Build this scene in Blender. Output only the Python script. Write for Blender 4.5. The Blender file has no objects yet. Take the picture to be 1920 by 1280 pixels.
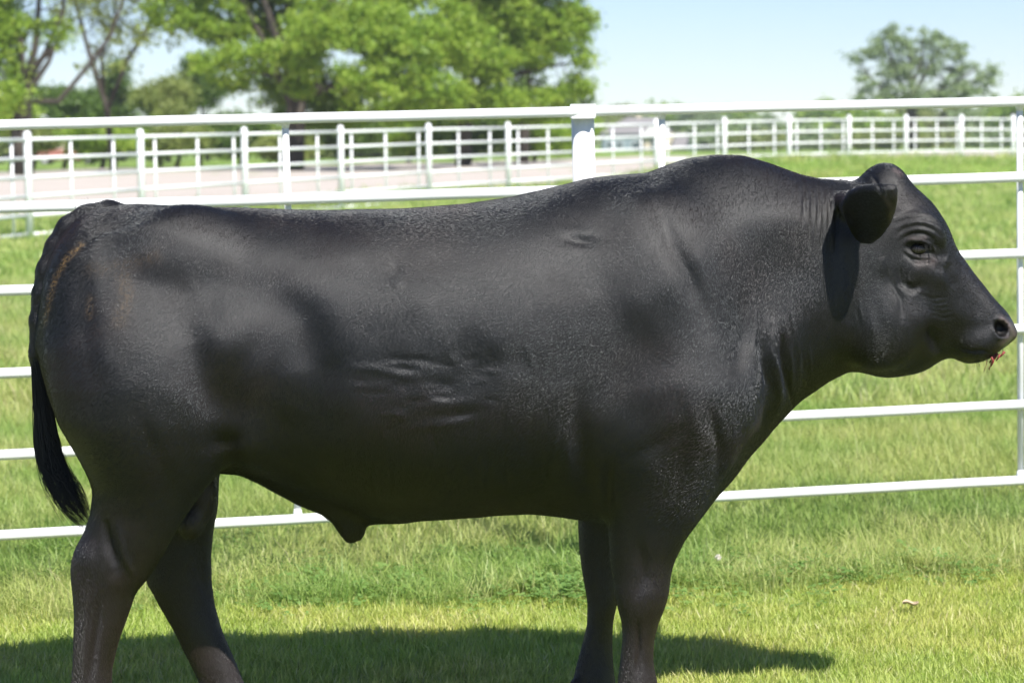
import bpy, bmesh, math, random
import numpy as np
from mathutils import Vector, Matrix, noise

random.seed(7); rng = np.random.default_rng(7)
scene = bpy.context.scene
COL = scene.collection

# ------------------------------------------------------------------ camera, world, sun, exposure
CAM_H = 1.56
PITCH = math.radians(4.8)
ROLL = math.radians(-0.8)
FPX = 4533.3                                    # 85 mm on a 36 mm sensor, in pixels of the 1920 px photograph
cam_d = bpy.data.cameras.new('camera'); cam = bpy.data.objects.new('camera', cam_d); COL.objects.link(cam)
cam_d.lens = 85; cam_d.sensor_width = 36; cam_d.clip_end = 6000; cam_d.clip_start = 0.1
RM = Matrix.Rotation(math.pi/2 - PITCH, 3, 'X') @ Matrix.Rotation(ROLL, 3, 'Z')
cam.matrix_world = Matrix.Translation((0, 0, CAM_H)) @ RM.to_4x4()
cam_d.dof.use_dof = True; cam_d.dof.focus_distance = 6.05; cam_d.dof.aperture_fstop = 5.6
scene.camera = cam

SUN_EL = math.radians(51.5); SUN_DIR = Vector((0.41, -0.78, 0)).normalized()      # towards the sun
to_sun = Vector((SUN_DIR.x*math.cos(SUN_EL), SUN_DIR.y*math.cos(SUN_EL), math.sin(SUN_EL)))
world = bpy.data.worlds.new('World'); scene.world = world; world.use_nodes = True
wn = world.node_tree; bg = wn.nodes['Background']
sky = wn.nodes.new('ShaderNodeTexSky'); sky.sky_type = 'NISHITA'; sky.sun_disc = False
sky.sun_elevation = SUN_EL; sky.sun_rotation = math.atan2(to_sun.x, to_sun.y)
sky.air_density = 1.0; sky.altitude = 1500; sky.dust_density = 0.1; sky.ozone_density = 1.0
tint = wn.nodes.new('ShaderNodeMix'); tint.data_type = 'RGBA'; tint.blend_type = 'MULTIPLY'; tint.inputs[0].default_value = 1
wn.links.new(sky.outputs[0], tint.inputs[6]); tint.inputs[7].default_value = (.85, .92, 1.12, 1); wn.links.new(tint.outputs[2], bg.inputs[0]); bg.inputs[1].default_value = 0.055
sun_d = bpy.data.lights.new('sun', 'SUN'); sun_d.energy = 4.2; sun_d.angle = math.radians(0.5); sun_d.color = (1, .96, .9)
sun = bpy.data.objects.new('sun', sun_d); COL.objects.link(sun)
sun.rotation_euler = to_sun.to_track_quat('Z', 'Y').to_euler()
scene.view_settings.view_transform = 'Standard'; scene.view_settings.look = 'None'
scene.view_settings.exposure = 1.15; scene.view_settings.gamma = 1
scene.cycles.max_bounces = 6; scene.cycles.transparent_max_bounces = 6
scene.cycles.use_denoising = True

# ------------------------------------------------------------------ helpers
RN = np.array(RM)
def at(px, py, Y):
    """the world point at depth Y that the photograph shows at (px, py)"""
    d = RN @ np.array([(px-960)/FPX, (640-py)/FPX, -1.0])
    k = Y/d[1]
    return Vector((d[0]*k, Y, CAM_H + d[2]*k))
def project(P):
    """pixel coordinates (1920 px frame) of world points, n x 3"""
    q = (np.asarray(P) - np.array([0, 0, CAM_H])) @ RN
    return 960 + FPX*q[:, 0]/-q[:, 2], 640 - FPX*q[:, 1]/-q[:, 2]
def tag(o, label=None, cat=None, group=None, kind=None):
    if label: o['label'] = label
    if cat: o['category'] = cat
    if group: o['group'] = group
    if kind: o['kind'] = kind
    return o
def empty(name, loc, label=None, cat=None, group=None, rz=0):
    o = bpy.data.objects.new(name, None); COL.objects.link(o); o.location = loc; o.rotation_euler.z = rz
    o.empty_display_size = .2
    return tag(o, label, cat, group)
def link(name, me, parent=None, loc=None):
    """an object for mesh me; under a parent its coordinates stay those of the world"""
    o = bpy.data.objects.new(name, me); COL.objects.link(o)
    if parent is not None:
        o.parent = parent
    if loc is not None: o.location = loc
    return o
def mesh_np(name, v, f, mat, smooth=False, n=4):
    v = np.asarray(v, np.float32); f = np.asarray(f, np.int32)
    me = bpy.data.meshes.new(name)
    me.vertices.add(len(v)); me.vertices.foreach_set('co', v.ravel())
    me.loops.add(f.size); me.loops.foreach_set('vertex_index', f.ravel())
    me.polygons.add(len(f)); me.polygons.foreach_set('loop_start', np.arange(0, f.size, n, dtype=np.int32))
    me.polygons.foreach_set('loop_total', np.full(len(f), n, np.int32))
    me.update(calc_edges=True); me.validate()
    if smooth: me.polygons.foreach_set('use_smooth', np.ones(len(me.polygons), bool))
    me.materials.append(mat)
    return me
class MB:
    """collects boxes and tubes for one mesh"""
    def __init__(s): s.v = []; s.f = []
    def tube(s, pts, rad, n=10, cap=True):
        pts = [Vector(p) for p in pts]; R = rad if hasattr(rad, '__len__') else [rad]*len(pts)
        b = len(s.v); up = None
        for i, p in enumerate(pts):
            t = (pts[min(i+1, len(pts)-1)] - pts[max(i-1, 0)]).normalized()
            if up is None: up = t.orthogonal().normalized()
            u = (up - t*up.dot(t)).normalized(); w = t.cross(u); up = u
            for k in range(n):
                a = 2*math.pi*k/n
                s.v.append(p + (u*math.cos(a) + w*math.sin(a))*R[i])
        for i in range(len(pts)-1):
            for k in range(n):
                a, c = b+i*n+k, b+i*n+(k+1) % n
                s.f.append((a, c, c+n, a+n))
        if cap:
            s.f.append(tuple(b+k for k in reversed(range(n)))); s.f.append(tuple(b+(len(pts)-1)*n+k for k in range(n)))
        return s
    def box(s, lo, hi, M=None):
        b = len(s.v)
        for z in (lo[2], hi[2]):
            for x, y in ((lo[0], lo[1]), (hi[0], lo[1]), (hi[0], hi[1]), (lo[0], hi[1])):
                p = Vector((x, y, z)); s.v.append(M @ p if M else p)
        s.f += [(b+3, b+2, b+1, b), (b+4, b+5, b+6, b+7)] + [(b+k, b+(k+1) % 4, b+4+(k+1) % 4, b+4+k) for k in range(4)]
        return s
    def poly(s, pts):
        b = len(s.v); s.v += [Vector(p) for p in pts]; s.f.append(tuple(range(b, b+len(pts)))); return s
    def build(s, name, mat, parent=None, loc=(0, 0, 0), smooth=False):
        me = bpy.data.meshes.new(name); off = Vector(loc)
        me.from_pydata([tuple(p-off) for p in s.v], [], s.f); me.update()
        if smooth:
            me.polygons.foreach_set('use_smooth', [len(p.vertices) == 4 for p in me.polygons])
        me.materials.append(mat)
        return link(name, me, parent)

# ------------------------------------------------------------------ materials
def mat(name):
    m = bpy.data.materials.new(name); m.use_nodes = True
    nt = m.node_tree; return m, nt, nt.nodes['Principled BSDF']
def N(nt, t, **kw):
    n = nt.nodes.new(t)
    for k, v in kw.items(): setattr(n, k, v)
    return n
def noise_node(nt, scale, detail=4, vec=None, rough=.5, dist=0):
    n = N(nt, 'ShaderNodeTexNoise'); n.inputs['Scale'].default_value = scale; n.inputs['Detail'].default_value = detail
    n.inputs['Roughness'].default_value = rough; n.inputs['Distortion'].default_value = dist
    if vec is not None: nt.links.new(vec, n.inputs['Vector'])
    return n.outputs['Fac']
def ramp(nt, fac, stops):
    r = N(nt, 'ShaderNodeValToRGB'); e = r.color_ramp.elements
    while len(e) < len(stops): e.new(.5)
    for k, (p, c) in enumerate(stops):
        e[k].position = p; e[k].color = (*c, 1) if len(c) == 3 else c
    nt.links.new(fac, r.inputs[0]); return r.outputs[0]
def mixc(nt, fac, a, b, blend='MIX'):
    n = N(nt, 'ShaderNodeMix', data_type='RGBA', blend_type=blend)
    for s, x in ((n.inputs[0], fac), (n.inputs[6], a), (n.inputs[7], b)):
        if isinstance(x, (int, float)): s.default_value = x
        elif isinstance(x, tuple): s.default_value = (*x, 1)
        else: nt.links.new(x, s)
    return n.outputs[2]
def math_(nt, op, a, b=0., c=0.):
    n = N(nt, 'ShaderNodeMath', operation=op)
    for s, x in zip(n.inputs, (a, b, c)):
        if isinstance(x, (int, float)): s.default_value = x
        else: nt.links.new(x, s)
    return n.outputs[0]
def mapping(nt, vec, scale=(1, 1, 1), rot=(0, 0, 0)):
    n = N(nt, 'ShaderNodeMapping'); n.inputs['Scale'].default_value = scale; n.inputs['Rotation'].default_value = rot
    nt.links.new(vec, n.inputs[0]); return n.outputs[0]
def pos(nt): return N(nt, 'ShaderNodeNewGeometry').outputs['Position']
def bump(nt, h, strength, dist, prev=None):
    b = N(nt, 'ShaderNodeBump'); b.inputs['Strength'].default_value = strength; b.inputs['Distance'].default_value = dist
    nt.links.new(h, b.inputs['Height'])
    if prev is not None: nt.links.new(prev, b.inputs['Normal'])
    return b.outputs[0]

def painted_metal(name, col=(.82, .83, .84), wear=.5):
    m, nt, b = mat(name); p = pos(nt)
    n1 = noise_node(nt, 9, 5, p); n2 = noise_node(nt, 90, 3, p)
    c = mixc(nt, ramp(nt, n1, [(.35, (0, 0, 0)), (.75, (1, 1, 1))]), col, tuple(x*.9 for x in col))
    chip = ramp(nt, noise_node(nt, 38, 6, p, .7), [(.71, (0, 0, 0)), (.74, (1, 1, 1))])
    c = mixc(nt, math_(nt, 'MULTIPLY', chip, wear), c, (.36, .33, .3))
    dirt = ramp(nt, noise_node(nt, 5, 6, p, .75), [(.62, (0, 0, 0)), (.75, (.45, .45, .45))])
    c = mixc(nt, math_(nt, 'MULTIPLY', dirt, wear), c, (.45, .43, .38))
    nt.links.new(c, b.inputs['Base Color']); b.inputs['Roughness'].default_value = .38
    nt.links.new(bump(nt, n2, .12, .002), b.inputs['Normal'])
    return m
M_FENCE = painted_metal('white_fence_paint')
M_FARFENCE = painted_metal('far_white_fence_paint', wear=.15)

def foliage_mat(name, a, b_, c, transl=.4):
    m = bpy.data.materials.new(name); m.use_nodes = True; nt = m.node_tree; nt.nodes.clear()
    out = N(nt, 'ShaderNodeOutputMaterial'); at_ = N(nt, 'ShaderNodeAttribute', attribute_name='tone')
    col = ramp(nt, at_.outputs['Fac'], [(0, a), (.5, b_), (1, c)])
    d = N(nt, 'ShaderNodeBsdfDiffuse'); t = N(nt, 'ShaderNodeBsdfTranslucent'); g = N(nt, 'ShaderNodeBsdfGlossy')
    g.inputs['Roughness'].default_value = .45; g.inputs['Color'].default_value = (1, 1, 1, 1)
    mx = N(nt, 'ShaderNodeMixShader'); mx.inputs[0].default_value = transl
    nt.links.new(col, d.inputs[0]); nt.links.new(mixc(nt, .5, col, mixc(nt, 1., col, (1., 1., .35), 'MULTIPLY')), t.inputs[0])
    nt.links.new(d.outputs[0], mx.inputs[1]); nt.links.new(t.outputs[0], mx.inputs[2])
    m2 = N(nt, 'ShaderNodeMixShader'); m2.inputs[0].default_value = .012
    nt.links.new(mx.outputs[0], m2.inputs[1]); nt.links.new(g.outputs[0], m2.inputs[2])
    nt.links.new(m2.outputs[0], out.inputs[0])
    return m
M_MAPLE = foliage_mat('maple_leaves', (.13, .24, .03), (.26, .40, .05), (.42, .52, .09), .5)
M_DARKLEAF = foliage_mat('dark_leaves', (.06, .12, .03), (.11, .19, .04), (.18, .27, .06), .45)
M_HAZELEAF = foliage_mat('haze_paled_leaves', (.17, .24, .12), (.26, .35, .17), (.36, .44, .22), .45)  # distance haze mixed into the leaf colour as a paler, greyer green
M_OLIVE = foliage_mat('olive_leaves', (.14, .18, .05), (.24, .30, .08), (.36, .40, .13), .45)
def bark():
    m, nt, b = mat('bark'); p = pos(nt)
    n = noise_node(nt, 3, 6, mapping(nt, p, (4, 4, .6)))
    nt.links.new(ramp(nt, n, [(.3, (.02, .017, .013)), (.7, (.08, .066, .05))]), b.inputs['Base Color'])
    b.inputs['Roughness'].default_value = .9
    nt.links.new(bump(nt, n, .8, .05), b.inputs['Normal'])
    return m
M_BARK = bark()

def grass_mat(name, cols, patches):
    m = bpy.data.materials.new(name); m.use_nodes = True; nt = m.node_tree; nt.nodes.clear()
    out = N(nt, 'ShaderNodeOutputMaterial'); p = pos(nt)
    at_ = N(nt, 'ShaderNodeAttribute', attribute_name='tone')
    oi = N(nt, 'ShaderNodeObjectInfo')
    f = math_(nt, 'ADD', math_(nt, 'MULTIPLY', at_.outputs['Fac'], .6), math_(nt, 'MULTIPLY', oi.outputs['Random'], .4))
    col = ramp(nt, f, [(k/(len(cols)-1), c) for k, c in enumerate(cols)])
    n = ramp(nt, noise_node(nt, patches[0], 4, mapping(nt, p, (1, 1, 0))), [(.42, (0, 0, 0)), (.6, (1, 1, 1))])
    col = mixc(nt, math_(nt, 'MULTIPLY', n, patches[2]), col, patches[1], 'MULTIPLY')
    d = N(nt, 'ShaderNodeBsdfDiffuse'); t = N(nt, 'ShaderNodeBsdfTranslucent'); g = N(nt, 'ShaderNodeBsdfGlossy')
    g.inputs['Roughness'].default_value = .5
    nt.links.new(col, d.inputs[0]); nt.links.new(col, t.inputs[0])
    mx = N(nt, 'ShaderNodeMixShader'); mx.inputs[0].default_value = .55
    nt.links.new(d.outputs[0], mx.inputs[1]); nt.links.new(t.outputs[0], mx.inputs[2])
    m2 = N(nt, 'ShaderNodeMixShader'); m2.inputs[0].default_value = .025
    nt.links.new(mx.outputs[0], m2.inputs[1]); nt.links.new(g.outputs[0], m2.inputs[2])
    nt.links.new(m2.outputs[0], out.inputs[0]); return m
M_MOWN = grass_mat('mown_blades', [(.27, .38, .06), (.45, .53, .11), (.60, .63, .17), (.68, .67, .26), (.68, .61, .36)], (1.3, (.72, .9, .7), .7))
M_TALL = grass_mat('tall_blades', [(.24, .35, .09), (.40, .49, .13), (.55, .59, .21), (.62, .61, .29), (.62, .55, .34)], (.9, (.58, .8, .55), .8))
M_CLOVER = grass_mat('clover_leaves', [(.16, .30, .08), (.24, .38, .10), (.34, .46, .14)], (2., (.85, .9, .85), .5))

def ground_mat():
    m, nt, b = mat('field_ground'); p = pos(nt)
    sep = N(nt, 'ShaderNodeSeparateXYZ'); nt.links.new(p, sep.inputs[0])
    far = ramp(nt, math_(nt, 'DIVIDE', sep.outputs[1], 100.), [(.1, (0, 0, 0)), (.3, (1, 1, 1))])
    big = noise_node(nt, .35, 6, mapping(nt, p, (1, .35, 0)), .6); fine = noise_node(nt, 14, 4, p, .7)
    g = ramp(nt, big, [(.3, (.075, .17, .03)), (.5, (.16, .26, .05)), (.7, (.29, .32, .09))])
    g = mixc(nt, .5, g, ramp(nt, fine, [(.3, (.06, .14, .02)), (.7, (.27, .34, .09))]))
    soil = ramp(nt, noise_node(nt, 30, 5, p, .7), [(.3, (.10, .12, .045)), (.7, (.22, .24, .09))])
    nt.links.new(mixc(nt, far, soil, g), b.inputs['Base Color']); b.inputs['Roughness'].default_value = 1
    b.inputs['Specular IOR Level'].default_value = .1
    nt.links.new(bump(nt, fine, .6, .05), b.inputs['Normal']); return m
def road_mat():
    m, nt, b = mat('gravel_lot'); p = pos(nt)
    n = noise_node(nt, .25, 6, mapping(nt, p, (1, .4, 1)), .6); f = noise_node(nt, 22, 4, p)
    c = mixc(nt, .35, ramp(nt, n, [(.3, (.38, .335, .295)), (.7, (.46, .41, .365))]), ramp(nt, f, [(.3, (.28, .25, .22)), (.7, (.52, .47, .42))]))
    nt.links.new(c, b.inputs['Base Color']); b.inputs['Roughness'].default_value = .95
    nt.links.new(bump(nt, f, .5, .02), b.inputs['Normal']); return m

# ------------------------------------------------------------------ ground, gravel lot
KY = [-50, 9, 34, 47, 60, 100, 150, 380, 1500, 6000]; KZ = [0, 0, .2, .38, .47, .42, .3, -.8, -3, -8]
def gz(x, y):
    x = np.asarray(x, float); y = np.asarray(y, float)
    z = np.interp(y, KY, KZ)
    r = np.clip((x-.6)/4, 0, 1); r = r*r*(3-2*r)
    z = z + .6*r*np.exp(-((y-51)/3.6)**2)
    near = np.clip((y-5)/5, 0, 1)
    return z + near*(.012*np.sin(x*2.1+y*1.3)+.01*np.sin(x*.9-y*2.3)) + np.clip((y-14)/20, 0, 1)*.03*np.sin(x*.7+y*.31)
ys = np.concatenate([np.linspace(-6, 5, 12), 5*(2400/5)**(np.linspace(0, 1, 260))[1:]])
u = np.linspace(-1, 1, 181); u = np.sign(u)*np.abs(u)**1.6
V = []
for y in ys:
    w = 12 + max(y, 0)*1.1
    x = u*w; V.append(np.stack([x, np.full_like(x, y), gz(x, y)], 1))
V = np.concatenate(V); nx = len(u); idx = np.arange(len(ys)*nx).reshape(len(ys), nx)
F = np.stack([idx[:-1, :-1], idx[:-1, 1:], idx[1:, 1:], idx[1:, :-1]], -1).reshape(-1, 4)
tag(link('ground', mesh_np('ground', V, F, ground_mat(), True)), 'grassy paddock and field running back to the tree line', kind='structure')
near_e = [(-70, 14), (-20, 24), (-14, 33), (-8.6, 41), (-6.0, 47), (-2.4, 52.5), (4, 62), (12, 70), (30, 72), (60, 72), (120, 74)]
far_e = [(-90, 100), (-60, 106), (-40, 106), (-22, 106), (-10, 115), (0, 128), (8, 150), (30, 152), (60, 152), (90, 152), (140, 152)]
rows = 40; V = []
for k in range(61):
    t = k/60*10; i = min(int(t), 9); fr = t-i
    a = Vector(near_e[i]).lerp(Vector(near_e[i+1]), fr); c = Vector(far_e[i]).lerp(Vector(far_e[i+1]), fr)
    for j in range(rows+1):
        q = a.lerp(c, j/rows); V.append((q.x, q.y, float(gz(q.x, q.y))+.03))
idx = np.arange(61*(rows+1)).reshape(61, rows+1)
F = np.stack([idx[:-1, :-1], idx[1:, :-1], idx[1:, 1:], idx[:-1, 1:]], -1).reshape(-1, 4)
tag(link('gravel_lot', mesh_np('gravel_lot', V, F, road_mat(), True)), 'wide pale tan gravel lot beyond the far fence', kind='structure')

# ------------------------------------------------------------------ near pipe fence
def rail_y(px, k):                                   # picture rows of the six rails at both edges
    L = [235, 390, 545, 700, 853, 1003][k]; R = [190, 332, 475, 616, 758, 900][k]
    return L + (R-L)*px/1920
def near_Y(px):
    s = 553 + (507-553)*px/1920; return FPX/s
FENCE = empty('pipe_fence', at(960, 1115, near_Y(960)), 'nearer white six rail pipe fence with round post right behind the bull', 'fence')
F0 = FENCE.location.copy()
X0, X1 = -700, 2650
XP = 1093
for k in range(6):
    for a, b in ((X0, XP-2), (XP+2, X1)):
        pts = [at(x, rail_y(x, k), near_Y(x))+Vector((0, 0, .0006*math.sin(x*.006+k*2)+.0003*math.sin(x*.023+k))) for x in np.linspace(a, b, 60)]
        mb = MB().tube(pts, .0182 if k != 1 else .019, 16)
        mb.build('rail', M_FENCE, FENCE, F0, True)
def lean(pxt, pxb, ktop=0, kbot=5, dy=.03):
    a = at(pxt, rail_y(pxt, ktop), near_Y(pxt)); b = at(pxb, rail_y(pxb, kbot), near_Y(pxb))
    a.y += dy; b.y += dy; return a, b
for pxt, pxb in ((533, 557), (1242, 1240), (1915, 1917), (-170, -140), (2590, 2585)):
    a, b = lean(pxt, pxb)
    for e_, o_ in ((a, b), (b, a)):
        d_ = (o_-e_).normalized(); MB().tube([e_+d_*.012, e_+d_*.019, e_+d_*.034], [.019, .0155, .0122], 12).build('weld', M_FENCE, FENCE, F0, True)
    MB().tube([a, b], .012, 12).build('picket', M_FENCE, FENCE, F0, True)
p = at(XP, rail_y(XP, 0), near_Y(XP)); p.y += .055; zg = float(gz(p.x, p.y))
MB().tube([(p.x+.028, p.y, zg-.1), (p.x, p.y, p.z-.02)], .0405, 28).build('post', M_FENCE, FENCE, F0, True)
for k in (0,):
    q = at(XP, rail_y(XP, 0), near_Y(XP))
    bm = bmesh.new(); bmesh.ops.create_cube(bm, size=1)
    bmesh.ops.scale(bm, vec=(.088, .1, .05), verts=bm.verts); bmesh.ops.bevel(bm, geom=bm.edges[:], offset=.004, segments=2)
    bmesh.ops.translate(bm, vec=Vector((q.x, q.y+.032, q.z+.001))-F0, verts=bm.verts)
    me = bpy.data.meshes.new('post_saddle'); bm.to_mesh(me); bm.free(); me.materials.append(M_FENCE); link('post_saddle', me, FENCE)
for px in (-640, 2560+180):
    q = at(px, rail_y(px, 0), near_Y(px)); q.y += .055
    MB().tube([(q.x, q.y, float(gz(q.x, q.y))-.1), (q.x, q.y, q.z)], .0405, 20).build('post', M_FENCE, FENCE, F0, True)

# ------------------------------------------------------------------ far fence
fs = np.polyfit([0, 467, 879, 1358, 1700, 1880], [133, 110, 95, 80, 73, 71], 3)
def far_s(px):
    if px < 0: return np.polyval(fs, 0) - px*.06
    if px > 1900: return np.polyval(fs, 1900) - (px-1900)*.008
    return np.polyval(fs, px)
ftop_x = [-500, 0, 467, 638, 803, 952, 1230, 1358, 1480, 1592, 1699, 1803, 1900, 2400]
ftop_y = [277, 263, 251.5, 247.5, 243, 240, 233, 229.5, 226.5, 225, 224, 223.5, 224, 226]
FAR = empty('pipe_fence', at(900, 380, 48), 'far white rail fence curving away along the gravel lot', 'fence'); FF = FAR.location.copy()
def fpt(px, h):                                     # h metres below the top rail
    s = far_s(px); return at(px, np.interp(px, ftop_x, ftop_y) + h*s, FPX/s)
posts = [-420, -170, 50, 262, 457, 638, 803, 952, 1096, 1230, 1358, 1480, 1592, 1699, 1803, 1900, 1992, 2080, 2170]
SP = .274
for a, b in zip(posts[:-1], posts[1:]):
    for k in range(6):
        MB().tube([fpt(a+1, k*SP), fpt((a+b)/2, k*SP), fpt(b-1, k*SP)], .026, 8).build('rail', M_FARFENCE, FAR, FF, True)
for px in posts:
    a = fpt(px, -.09); b = fpt(px, 1.42); a.y += .02; b.y += .02
    b.x = a.x; b.z = min(b.z, float(gz(a.x, a.y))-.05)
    MB().tube([b, a, a+Vector((0, 0, .03))], [.055, .055, .03], 12).build('post', M_FARFENCE, FAR, FF, True)
for px in (-330, -250, -90, -20, 20, 131, 211, 289, 369, 437, 524, 594, 658, 722, 784, 859, 918, 971, 1027, 1149, 1202, 1251, 1302, 1345, 1404, 1452, 1494, 1539,
           1581, 1636, 1676, 1716, 1757, 1795, 1841, 1878, 1930, 1960, 2030):
    a = fpt(px, 0); b = fpt(px, 5*SP); a.y += .035; b.y += .035; b.x = a.x
    MB().tube([a, b], .021, 8).build('picket', M_FARFENCE, FAR, FF, True)

# ------------------------------------------------------------------ the bull: one continuous skin, meshed from a smooth union of lofts
D = 6.29
def PX(px, py, dy=0):
    v = at(px, py, D+dy); return v.x, v.z
def curve(pts, dy=0, smooth=3):
    """silhouette line through pixels -> smoothed function z(x)"""
    q = np.array([PX(a, b, dy) for a, b in pts]); o = np.argsort(q[:, 0]); q = q[o]
    xs = np.arange(-1.5, 1.6, .004); z = np.interp(xs, q[:, 0], q[:, 1])
    kz = np.ones(smooth*2+1)/(smooth*2+1)
    z = np.convolve(np.pad(z, smooth, 'edge'), kz, 'valid')
    return lambda x: np.interp(x, xs, z)
H = .008
gx = np.arange(-1.34, 1.42, H, dtype=np.float32); gy = np.arange(-.52, .53, H, dtype=np.float32); gzz = np.arange(-.05, 1.62, H, dtype=np.float32)
FLD = np.full((len(gx), len(gy), len(gzz)), 1.0, np.float32)
def region(lo, hi, m=.09):
    s = []
    for g, a, b in zip((gx, gy, gzz), lo, hi):
        i = int(np.clip(np.searchsorted(g, a-m), 0, len(g)-2)); j = int(np.clip(np.searchsorted(g, b+m), i+2, len(g)))
        s.append(slice(i, j))
    return tuple(s), gx[s[0]][:, None, None], gy[s[1]][None, :, None], gzz[s[2]][None, None, :]
def smin(a, b, k):
    h = np.clip(.5+.5*(b-a)/k, 0, 1); return b*(1-h)+a*h-k*h*(1-h)
def add(sl, f, k=.03, sub=False):
    cur = FLD[sl]
    FLD[sl] = -smin(-cur, f, k) if sub else smin(cur, f.astype(np.float32), k)
def loft_x(x0, x1, top, bot, Wf, n=2.3, cy=0, widest=.5, k=.03, nb=None):
    """vertical slices: top(x), bot(x) and half width; `widest` is where between bottom and top the slice is widest"""
    lo = (x0, cy-.5, -.05); hi = (x1, cy+.5, 1.6)
    sl, x, y, z = region(lo, hi, .02)
    xx = x[:, 0, 0]; t = top(xx)[:, None, None]; b = bot(xx)[:, None, None]; W = np.maximum(Wf(xx), .004)[:, None, None]
    wd = widest(xx)[:, None, None] if callable(widest) else widest; zc = b+(t-b)*wd; a = np.maximum(np.where(z > zc, t-zc, zc-b), .004)
    nn = np.where(z > zc, n, nb or n)
    q = (np.abs((y-cy)/W)**nn + np.abs((z-zc)/a)**nn)**(1/nn)
    r = np.minimum(W, a)
    f = (q-1)*r
    g = np.sqrt(((y-cy)/W**2)**2+((z-zc)/a**2)**2)+1e-4        # gradient-scaled distance near the surface
    f = np.where(q > .3, np.clip((q-1)*q/g/1., -1, 1), f)
    ex = np.maximum(x0-x, x-x1); f = np.maximum(f, ex)
    add(sl, f, k)
def loft_z(st, dy, k=.03, n=2.1, smooth=4):
    """horizontal slices of a leg: stations (row, left, right, y centre, y half depth) in picture rows"""
    q = []
    for py, l, r, cy, ry in st:
        xl, z = PX(l, py, cy); xr, _ = PX(r, py, cy); q.append((z, xl, xr, cy, ry))
    q = np.array(q); o = np.argsort(q[:, 0]); q = q[o]
    zz = np.arange(q[0, 0], q[-1, 0], .004); ch = []
    for c in range(1, 5):
        w = np.interp(zz, q[:, 0], q[:, c]); kz = np.ones(2*smooth+1)/(2*smooth+1)
        ch.append(np.convolve(np.pad(w, smooth, 'edge'), kz, 'valid'))
    xl, xr, cy, ry = ch
    sl, x, y, z = region((xl.min(), (cy-ry).min(), zz[0]), (xr.max(), (cy+ry).max(), zz[-1]), .07)
    zv = z[0, 0, :]
    XL, XR, CY, RY = [np.interp(zv, zz, c)[None, None, :] for c in (xl, xr, cy, ry)]
    cx = (XL+XR)/2; rx = (XR-XL)/2
    q_ = (np.abs((x-cx)/rx)**n+np.abs((y-CY)/RY)**n)**(1/n)
    g = np.sqrt(((x-cx)/rx**2)**2+((y-CY)/RY**2)**2)+1e-4
    f = np.where(q_ > .3, (q_-1)*q_/g, (q_-1)*np.minimum(rx, RY))
    f = np.maximum(f, np.maximum(zz[0]-z, z-zz[-1]))
    add(sl, f, k)
def ellip(c, r, R=None, k=.03, sub=False):
    m = max(r)
    sl, x, y, z = region([v-m for v in c], [v+m for v in c], .08)
    p = [x-c[0], y-c[1], z-c[2]]
    if R is not None:
        R = np.array(R); p = [p[0]*R[0, i]+p[1]*R[1, i]+p[2]*R[2, i] for i in range(3)]
    q = np.sqrt((p[0]/r[0])**2+(p[1]/r[1])**2+(p[2]/r[2])**2)
    g = np.sqrt((p[0]/r[0]**2)**2+(p[1]/r[1]**2)**2+(p[2]/r[2]**2)**2)+1e-3
    f = q*(q-1)/g
    add(sl, f, k, sub)
def E(px, py, y, rpx, ry, rpz, k=.03, ang=0, sub=False):
    x, z = PX(px, py, y); s = 721.
    R = np.array(Matrix.Rotation(math.radians(ang), 3, 'Y')) if ang else None
    ellip((x, y, z), (rpx/s, ry, rpz/s), R, k, sub)
def wfun(pts):
    q = np.array([(PX(a, 640)[0], w) for a, w in pts]); xs = np.arange(-1.5, 1.6, .01); w = np.interp(xs, q[:, 0], q[:, 1])
    w = np.convolve(np.pad(w, 3, 'edge'), np.ones(7)/7, 'valid')
    return lambda x: np.interp(x, xs, w)

TOP = [(79, 640), (82, 585), (90, 530), (100, 490), (118, 448), (140, 418), (165, 398), (200, 386), (260, 383), (350, 388), (450, 389), (530, 394), (640, 395),
       (760, 392), (880, 383), (960, 372), (1040, 352), (1100, 337), (1160, 330), (1215, 325), (1250, 312), (1290, 299), (1340, 292),
       (1390, 293), (1440, 307), (1500, 328), (1540, 337), (1580, 343), (1620, 350), (1680, 380), (1760, 430)]
BOT = [(79, 645), (86, 690), (95, 730), (110, 775), (140, 835), (200, 872), (300, 884), (400, 880), (450, 880), (500, 893), (560, 915),
       (620, 935), (700, 965), (760, 974), (850, 970), (930, 963), (990, 960), (1050, 965), (1090, 972), (1200, 985), (1290, 975), (1330, 930),
       (1385, 862), (1440, 800), (1500, 736), (1560, 697), (1600, 676), (1680, 640), (1760, 600)]
BW = [(79, .03), (86, .12), (100, .18), (140, .235), (200, .275), (300, .30), (380, .315), (450, .32), (540, .345), (650, .38), (800, .405), (950, .40), (1100, .375),
      (1200, .36), (1300, .335), (1360, .30), (1430, .255), (1500, .215), (1570, .175), (1620, .14), (1700, .11)]
loft_x(PX(79, 640)[0], PX(1660, 640)[0], curve(TOP), curve(BOT), wfun(BW), n=2.45, nb=2.0, widest=wfun([(79, .5), (150, .4), (300, .35), (450, .45), (600, .47), (1000, .46), (1150, .38), (1300, .32), (1420, .42), (1500, .5), (1650, .5)]))
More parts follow.
